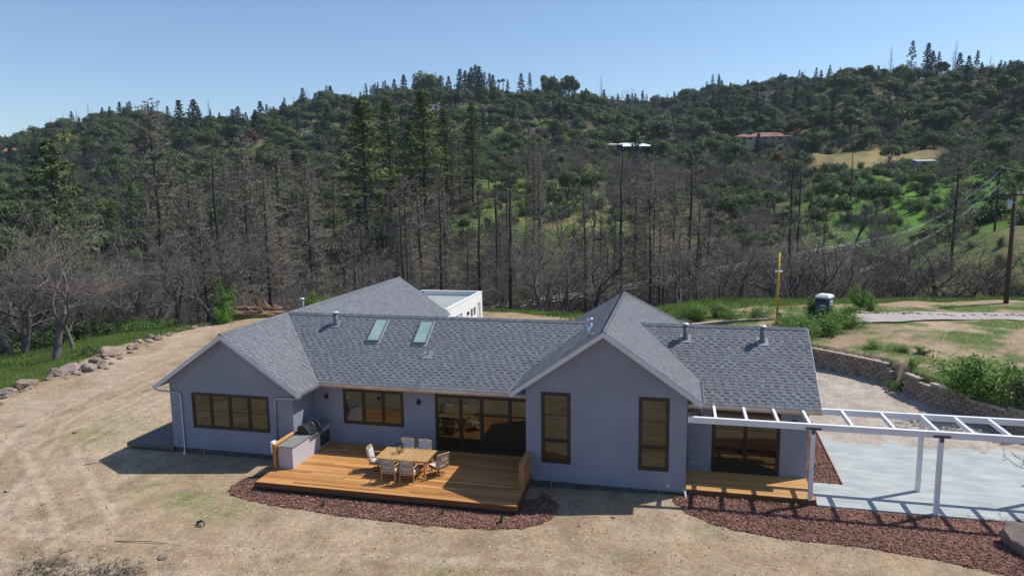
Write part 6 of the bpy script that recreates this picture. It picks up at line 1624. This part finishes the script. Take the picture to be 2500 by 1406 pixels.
for (u, v, l) in ((790, 1232, 'tiny green seedling in the mulch left of the deck centre'), (1081, 1252, 'tiny green seedling in the mulch below the middle of the deck'), (1224, 1272, 'largest green seedling in the mulch, near the deck corner shadow')):
    p = at_z(u, v, -.28); t = thing('seedling', l, 'seedling', (p[0], p[1], -.30), 0); k = 1.25 if u == 1224 else .9; t.scale = (k, k, k); obj('stems', sap[0], t); obj('leaves', sap[1], t)
p = at_z(1992, 1085, -.1)
for (x, y) in ((4.85, 1.2), (4.75, 2.6)):
    t = thing('seedling', 'small weed in the mulch triangle, '+('nearer the slab' if y < 2 else 'farther from the slab'), 'seedling', (x, y, -.08)); obj('stems', sap[0], t); obj('leaves', sap[1], t)
# bare brush at the bottom left, twigs at the right edge
br = bare_oak(61, 1.5, .9, 8, multi=4, mtr=m_bark, mtw=m_bark, low=.22, tk=4)
for (u, v, h, l) in ((60, 1452, 1.15, 'bare dark brush at the bottom left corner'), (185, 1455, 1.05, 'bare dark brush along the bottom, second from the left corner'), (285, 1440, .75, 'low bare brush right-most of the three at the bottom left')):
    p = at_z(u, v, -.35); t = thing('brush', l, 'shrub', (p[0], p[1], -.4), R.uniform(0, 6)); s = h/1.5; t.scale = (s*1.5, s*1.5, s); obj('stems', br[0], t); obj('twigs', br[1], t)
# felled trunks and root pile at the back left
lg = [((540, 778), (700, 772), .30, .5), ((520, 758), (640, 768), .17, .9), ((560, 770), (690, 770), .22, 1.0), ((600, 776), (672, 775), .2, .35), ((545, 780), (600, 776), .34, .35), ((640, 762), (684, 766), .25, .8)]
lab = ['longest pale stripped log of the felled pile', 'thin forked log pointing up at the left of the felled pile', 'log lying across the middle of the felled pile', 'short log on the ground in front of the felled pile', 'thick root-end log at the left of the felled pile', 'dark log at the back right of the felled pile']
for (a, b, r0, z), l in zip(lg, lab):
    A = at_z(a[0], a[1], -.35); B = at_z(b[0], b[1], -.35); mb = MB(); P_ = []
    for i in range(7):
        q = A+(B-A)*i/6; P_.append((q[0]+rb.uniform(-.12, .12), q[1]+rb.uniform(-.2, .2), -.35+z*.55+r0*.5+rb.uniform(-.08, .08)+(.35 if i == 0 and z > .8 else 0)))
    mb.tube(P_, [r0*(1-.09*i) for i in range(7)], 8); t = thing('log', l, 'log', (A[0], A[1], -.35)); part(mb, 'trunk', m_log, t, smooth=True)
    mb = MB()
    for i in (0, 2, 4):
        q = Vector(P_[i]); dd = Vector((rb.uniform(-1, .3), rb.uniform(-.5, .5), rb.uniform(.1, .9))).normalized(); mb.tube([q, q+dd*.8, q+dd*1.5+Vector((0, 0, rb.uniform(-.2, .3)))], [r0*.4, r0*.25, .02], 5)
    stuff(part(mb, 'branch', m_log, t))

sp_ = bare_oak(63, 3.4, .75, 7, .1, mtr=m_bark, mtw=m_bark, low=.3, tk=2.2)
p = at_z(2760, 1330, -.3); t = thing('sapling', 'bare dark sapling whose twig tips poke in at the right frame edge over the slab', 'tree', (p[0], p[1], -.35), 2.0); t.scale = (1.1, 1.1, 1); obj('trunk', sp_[0], t); obj('twigs', sp_[1], t)['kind'] = 'stuff'
for (u, D, vt, l) in ((2230, 76, 610, 'small burnt oak low behind the middle of the driveway'), (2330, 78, 585, 'burnt oak with a wide dark crown left of the tall pole'), (2375, 84, 600, 'burnt oak behind the one beside the tall pole'), (2440, 82, 575, 'burnt oak directly behind the tall pole'), (2530, 80, 560, 'burnt oak cut by the right frame edge, behind the pole'), (2300, 90, 560, 'taller burnt oak in front of the bare dirt bank')):
    tree_at('oak_black', u, D, vt, l, wide=1.25)

for i, (x, y) in enumerate(((11.1, 13.0), (11.5, 13.4), (10.9, 13.5), (11.7, 12.9))):
    plant('weed', x, y, (.7, .5, .45, .6)[i], ('weedy tuft in the middle of the gap between the retaining walls', 'weedy tuft behind the gap between the retaining walls', 'low weedy tuft at the end of the left retaining wall', 'weedy tuft behind the start of the right retaining wall')[i], wide=.7)
# ================================================================ poles and wires
def Z_(u, v, D): return at_d(u, v, D)
py = thing('yellow_pole', 'short yellow pole with a white collar behind the right end of the roof', 'pole', (6.42, 24.14, 1.3))
mb = MB(); mb.tube([(6.42, 24.14, 1.1), (6.41, 24.14, 6.25)], .085, 10); part(mb, 'sleeve', m_yellow, py, smooth=True)
mb = MB(); mb.box(6.2, 6.66, 24.0, 24.28, 4.93, 5.02); part(mb, 'collar', m_white, py)
mb = MB()
for i in range(14): mb.box(6.48, 6.515, 24.03, 24.06, 1.6+i*.33, 1.72+i*.33)
part(mb, 'rungs', m_bronze, py)
mb = MB(); mb.tube([(6.6, 24.16, 4.95), (7.75, 25.2, 1.35)], .035, 6); part(mb, 'brace', m_log, py)
mb = MB(); mb.box(6.53, 6.70, 24.05, 24.2, 1.5, 2.1); part(mb, 'meter_box', m_galv, py)
up = thing('utility_pole', 'tall dark wooden utility pole with a transformer at the right frame edge', 'pole', (24.6, 34.7, .8))
mb = MB(); mb.tube([(24.75, 34.7, -1.5), (24.75, 34.7, 10.3)], [.19, .14], 12); part(mb, 'post', m_pole, up, smooth=True)
mb = MB(); mb.box(24.0, 25.5, 34.55, 34.65, 9.85, 9.97); part(mb, 'crossarm', m_pole, up)
mb = MB(); mb.lathe([(.17, 0), (.19, .05), (.19, .6), (.15, .68)], 12, (24.38, 34.6, 8.85)); part(mb, 'transformer', m_galv, up, smooth=True)
for i, x in enumerate((24.1, 24.9, 25.4)):
    mb = MB(); mb.lathe([(.05, 0), (.06, .04), (.035, .14)], 8, (x, 34.6, 9.97)); part(mb, 'insulator', m_white, up)
mb = MB(); mb.box(24.3, 24.8, 34.5, 34.56, 9.3, 9.36); part(mb, 'bracket', m_galv, up)
topB = Z_(2441, 409, 118); zb = Hs(topB[0], topB[1])
ub = thing('utility_pole', 'farther slim utility pole where the sagging wires are strung', 'pole', (topB[0], topB[1], zb))
mb = MB(); mb.tube([(topB[0], topB[1], zb-.5), tuple(topB)], [.16, .12], 8); part(mb, 'post', m_pole, ub)
mb = MB(); mb.box(topB[0]-.9, topB[0]+.9, topB[1]-.06, topB[1]+.06, topB[2]-.4, topB[2]-.28); part(mb, 'crossarm', m_pole, ub)
def wire(pts, r, label):
    P = [Z_(*p) for p in pts]; out = []
    n = len(P)
    for i in range(n-1):
        p0, p1, p2, p3 = P[max(i-1, 0)], P[i], P[i+1], P[min(i+2, n-1)]
        for k in range(8):
            t = k/8; out.append(.5*((2*p1)+(-p0+p2)*t+(2*p0-5*p1+4*p2-p3)*t*t+(-p0+3*p1-3*p2+p3)*t**3))
    out.append(P[-1]); mb = MB(); mb.tube(out, [r*(1.5-.9*i/(len(out)-1)) for i in range(len(out))], 4, cap=False); return tag(mb.build('wire', m_wire), label, 'wire')
def dd(u): return 118-(2445-u)*(118-78)/1265
base = [(2445, 413), (2400, 452), (2300, 523), (2200, 567), (2110, 588), (2000, 607), (1900, 627), (1740, 655), (1560, 690), (1380, 719), (1180, 751)]
wire([(u, v, dd(u)) for u, v in base], .019, 'uppermost of the three pale wires sagging from the far pole')
wire([(u-3, v+5, dd(u)) for u, v in base], .017, 'middle of the three pale wires sagging from the far pole')
wire([(u+5, v+10+9*math.exp(-((u-2300)/90)**2), dd(u)) for u, v in base], .017, 'lowest of the three pale wires sagging from the far pole')
b2 = [(2443, 449), (2380, 500), (2300, 556), (2220, 602), (2150, 640), (2090, 662)]
wire([(u, v, 118-(2445-u)*.05) for u, v in b2], .014, 'upper of two thin cables below the sagging wires')
wire([(u-2, v+5, 118-(2445-u)*.05) for u, v in b2], .014, 'lower of two thin cables below the sagging wires')
wire([(2445, 410, 118), (2480, 415, 112), (2540, 424, 100)], .02, 'thin wire leaving the far pole to the right')
wire([(2480, 468, 67), (2520, 470, 66), (2600, 468, 62)], .02, 'thin wire leaving the top of the tall near pole')
# ---------------------------------------------------------------- portable toilet
pt_ = thing('portable_toilet', 'dark blue portable toilet with a white roof among the bushes', 'toilet', tuple(at_z(2010, 787, 1.38)), math.radians(-32))
pt_.scale = (.80, .80, .86)
def lb(mb, n, m): return mb.build(n, m, pt_)
mb = MB(); mb.box(-.56, .56, -.56, .56, .1, 2.05); lb(mb, 'cabin', m_plasticblue)
mb = MB(); mb.box(-.6, .6, -.6, .6, 0, .1); lb(mb, 'skid', m_black)
mb = MB(); A = [(-.6, -.6), (.6, -.6), (.6, .6), (-.6, .6)]
vs = [(x, y, 2.052) for x, y in A]+[(x, y, 2.17) for x, y in A]+[(x*.72, y*.72, 2.32) for x, y in A]
mb.add(vs, [(0, 1, 5, 4), (1, 2, 6, 5), (2, 3, 7, 6), (3, 0, 4, 7), (4, 5, 9, 8), (5, 6, 10, 9), (6, 7, 11, 10), (7, 4, 8, 11), (8, 9, 10, 11), (3, 2, 1, 0)]); lb(mb, 'roof', m_white)
mb = MB(); mb.box(.562, .585, -.42, .42, .15, 1.98); o = lb(mb, 'door', M('toilet_door', (.05, .075, .17), .5))
mb = MB(); mb.box(.587, .592, -.24, .30, 1.45, 1.85); mb2 = mb; lb(mb, 'sign', m_white)
mb = MB(); mb.box(-.1, .35, -.568, -.562, 1.15, 1.5); lb(mb, 'sign', m_white)
mb = MB(); mb.box(-.06, .31, -.574, -.569, 1.24, 1.40); mb.box(.593, .598, -.15, .2, 1.6, 1.72); lb(mb, 'sign_print', m_plasticblue)
mb = MB(); mb.tube([(-.4, .45, 2.2), (-.4, .45, 2.5)], .05, 8); lb(mb, 'vent_pipe', m_black)
mb = MB()
for z in (1.75, 1.83, 1.91): mb.box(-.3, .3, -.570, -.562, z, z+.03)
lb(mb, 'louvre', m_black)
# ---------------------------------------------------------------- far houses
def far_house(u, v, D, w, d, h, rh, label, mw, mr, rz=0, hip=True, win=4, name='house'):
    vb = next(q[1] for q in HOUSE_AT if q[0] == u); D = HOUSE_D[u, vb]+d*.5; p = at_d(u, vb, D); z = Hs(p[0], p[1])
    t = thing(name, label, 'house' if name == 'house' else name, (p[0], p[1], z), YAW+rz)
    mb = MB(); mb.box(-w/2, w/2, -d/2, d/2, -3, h); mb.build('wall', mw, t)
    mb = MB(); o_ = .6; hx = w/2-d/2 if hip else w/2+o_
    vs = [(-w/2-o_, -d/2-o_, h), (w/2+o_, -d/2-o_, h), (w/2+o_, d/2+o_, h), (-w/2-o_, d/2+o_, h), (-hx, 0, h+rh), (hx, 0, h+rh)]
    mb.add(vs, [(0, 1, 5, 4), (2, 3, 4, 5), (1, 2, 5), (3, 0, 4), (3, 2, 1, 0)]); mb.build('roof', mr, t)
    for i in range(win):
        x = -w/2+w*(i+.5)/win; mb = MB(); mb.box(x-.7, x+.7, -d/2-.06, -d/2-.01, h*.3, h*.8); mb.build('window', m_bronze, t)
    return t
far_house(1540, 378, 318, 15, 8, 2.6, 1.5, 'pale blue-white metal-roofed house on the hillside in the centre right', m_housedark, m_roofwhite_glare, .1, True, 5)
far_house(1492, 376, 320, 7, 6, 2.6, .5, 'small white-roofed wing left of the metal-roofed house', m_housedark, m_roofwhite_glare, .1, True, 2)
far_house(1870, 348, 306, 17, 9, 1.5, 1.9, 'long house with a brown tiled roof half hidden by oaks', m_housebeige, m_redroof, -.1, True, 6)
far_house(1815, 350, 308, 8, 7, 1.3, 1.2, 'lower left wing of the brown tiled house', m_housebeige, m_redroof, -.1, True, 3)
far_house(2251, 415, 256, 4.5, 3, 2.0, .5, 'tiny blue-grey shed at the right end of the pale meadow', m_galv, m_galv, 0, False, 1, 'shed')
far_house(47, 330, 470, 13, 9, 3.6, 2.2, 'dark timber house with a tan gable roof on the far left skyline', m_housedark, m_redroof, .2, False, 3)
far_house(45, 322, 480, 10, 4, 3.4, .3, 'white flat building behind the dark timber house on the skyline', m_stucco_white_lit, m_roofwhite_glare, .2, True, 2)
far_house(1000, 262, 425, 12, 7, 3, .4, 'ruined beige house behind the tallest green fir', m_housebeige, m_housebeige, .1, True, 4)
far_house(1058, 268, 420, 6, 4, 2.6, .4, 'small beige building right of the ruined house', m_stucco_white_lit, m_housebeige, .1, True, 2)
far_house(1215, 213, 462, 7, 5, 4, 1, 'deep blue house beside the two palms on the summit', m_plasticblue, m_plasticblue, 0, True, 2)
far_house(545, 292, 415, 17, 3, 1.2, .1, 'long low beige slab on the left skyline', m_housebeige, m_housebeige, .1, True, 0, 'slab')
far_house(245, 304, 492, 16, 3, 1.4, .1, 'beige terrace slab below the lone dead conifer', m_housebeige, m_housebeige, 0, True, 0, 'slab')
for (u, w, l) in ((765, 9, 'left pale retaining wall at the small hillside lawn'), (805, 9, 'right pale retaining wall at the small hillside lawn')):
    p = at_d(u, 316, 322); z = Hs(p[0], p[1]); t = thing('garden_wall', l, 'wall', (p[0], p[1], z), YAW); mb = MB(); mb.box(-w/2, w/2, -.3, .3, -2, 1.5); mb.build('face', m_housebeige, t)

# ---------------------------------------------------------------- air
mh, ht, hp = nodes('haze'); ht.nodes.remove(hp)
pv = ht.nodes.new('ShaderNodeVolumePrincipled'); pv.inputs['Density'].default_value = .00013; pv.inputs['Color'].default_value = (.72, .84, 1, 1)
ht.links.new(pv.outputs[0], ht.nodes['Material Output'].inputs['Volume'])
mb = MB(); mb.box(-1500, 1500, -1500, 1500, -60, 135); stuff(mb.build('haze', mh), 'thin bluish haze over the hills', 'haze')

# ---------------------------------------------------------------- say which tree is which
ADJ = dict(oak_bare=('round-headed', 'lopsided', 'forked', 'upright', 'many-stemmed'), oak_black=('spreading', 'twin-stemmed', 'compact'), con_dead=('feathery', 'long-boled', 'broad', 'thin'),
           con_black=('stubby-limbed', 'double', 'nearly limbless'), con_live=('full', 'slim', 'open'), con_far=('pointed', 'wide', 'slim'), oak_green=('domed', 'narrow', 'low-crowned'), oak_far=('domed', 'narrow', 'broad', 'high-crowned'),
           bare_far=('single-stemmed', 'twin-stemmed'), snag_far=('thin', 'full'), shrub=('rounded', 'flat', 'upright'), weed=('bushy', 'sprawling'), mustard=('',), rust=('domed',), yellowoak=('',))
NOUN = dict(oak_bare='bare oak', oak_black='fire-blackened oak', con_dead='grey dead conifer', con_black='charred snag', con_live='green fir', con_far='dark fir', oak_green='green oak', oak_far='green oak', bare_far='bare tree', snag_far='dead conifer', shrub='shrub', weed='green bush', rust='rust-brown scorched tree', mustard='bush', yellowoak='shrub')
BAND = [(150, 'at the left frame edge'), (330, 'above the left boulders'), (520, 'above the left grass bank'), (700, 'above the felled logs'), (880, 'above the left roof'), (1030, 'above the long gable'), (1180, 'above the white garage'), (1380, 'above the middle roof'),
        (1600, 'above the gable peak'), (1760, 'right of the gable peak'), (1920, 'left of the yellow pole'), (2060, 'above the portable toilet'), (2250, 'above the driveway bend'), (2420, 'left of the tall pole'), (9999, 'at the right frame edge')]
DEEP = [(80, 'front of the burnt wood'), (95, 'inside the burnt wood'), (112, 'back of the burnt wood'), (145, 'foot of the far slope'), (180, 'lower far slope'), (215, 'middle of the far slope'), (250, 'upper far slope'), (290, 'lower hillside'), (9999, 'upper hillside')]
by_kind = {}; same = {}
for rec in AUTO: by_kind.setdefault(rec[1], []).append(rec[5])
for k in by_kind: by_kind[k].sort()
for o, kind, i, x, y, h in AUTO:
    u, D = az_u(np.array([x]), np.array([y])); u = float(u[0]); D = float(D[0]); L_ = by_kind[kind]
    t = L_.index(h)/len(L_); size = 'short' if t < .34 else ('middling' if t < .67 else 'tall')
    lab_ = '%s %s %s %s, %s' % (size, ADJ[kind][i % len(ADJ[kind])], NOUN[kind], next(b for a, b in BAND if u < a), next(b for a, b in DEEP if D < a))
    same.setdefault(lab_, []).append((u, o))
for lab_, L_ in same.items():
    L_.sort(key=lambda t: t[0]); n = len(L_)
    for j, (u, o) in enumerate(L_):
        q = '' if n == 1 else (('left-hand ', 'right-hand ')[j] if n == 2 else ('leftmost ' if j == 0 else ('rightmost ' if j == n-1 else ('central ' if n == 3 else ''))))
        w_ = (q+lab_).split(); o['label'] = ' '.join(w_ if len(w_) <= 16 else [t for t in w_ if t != 'the'])
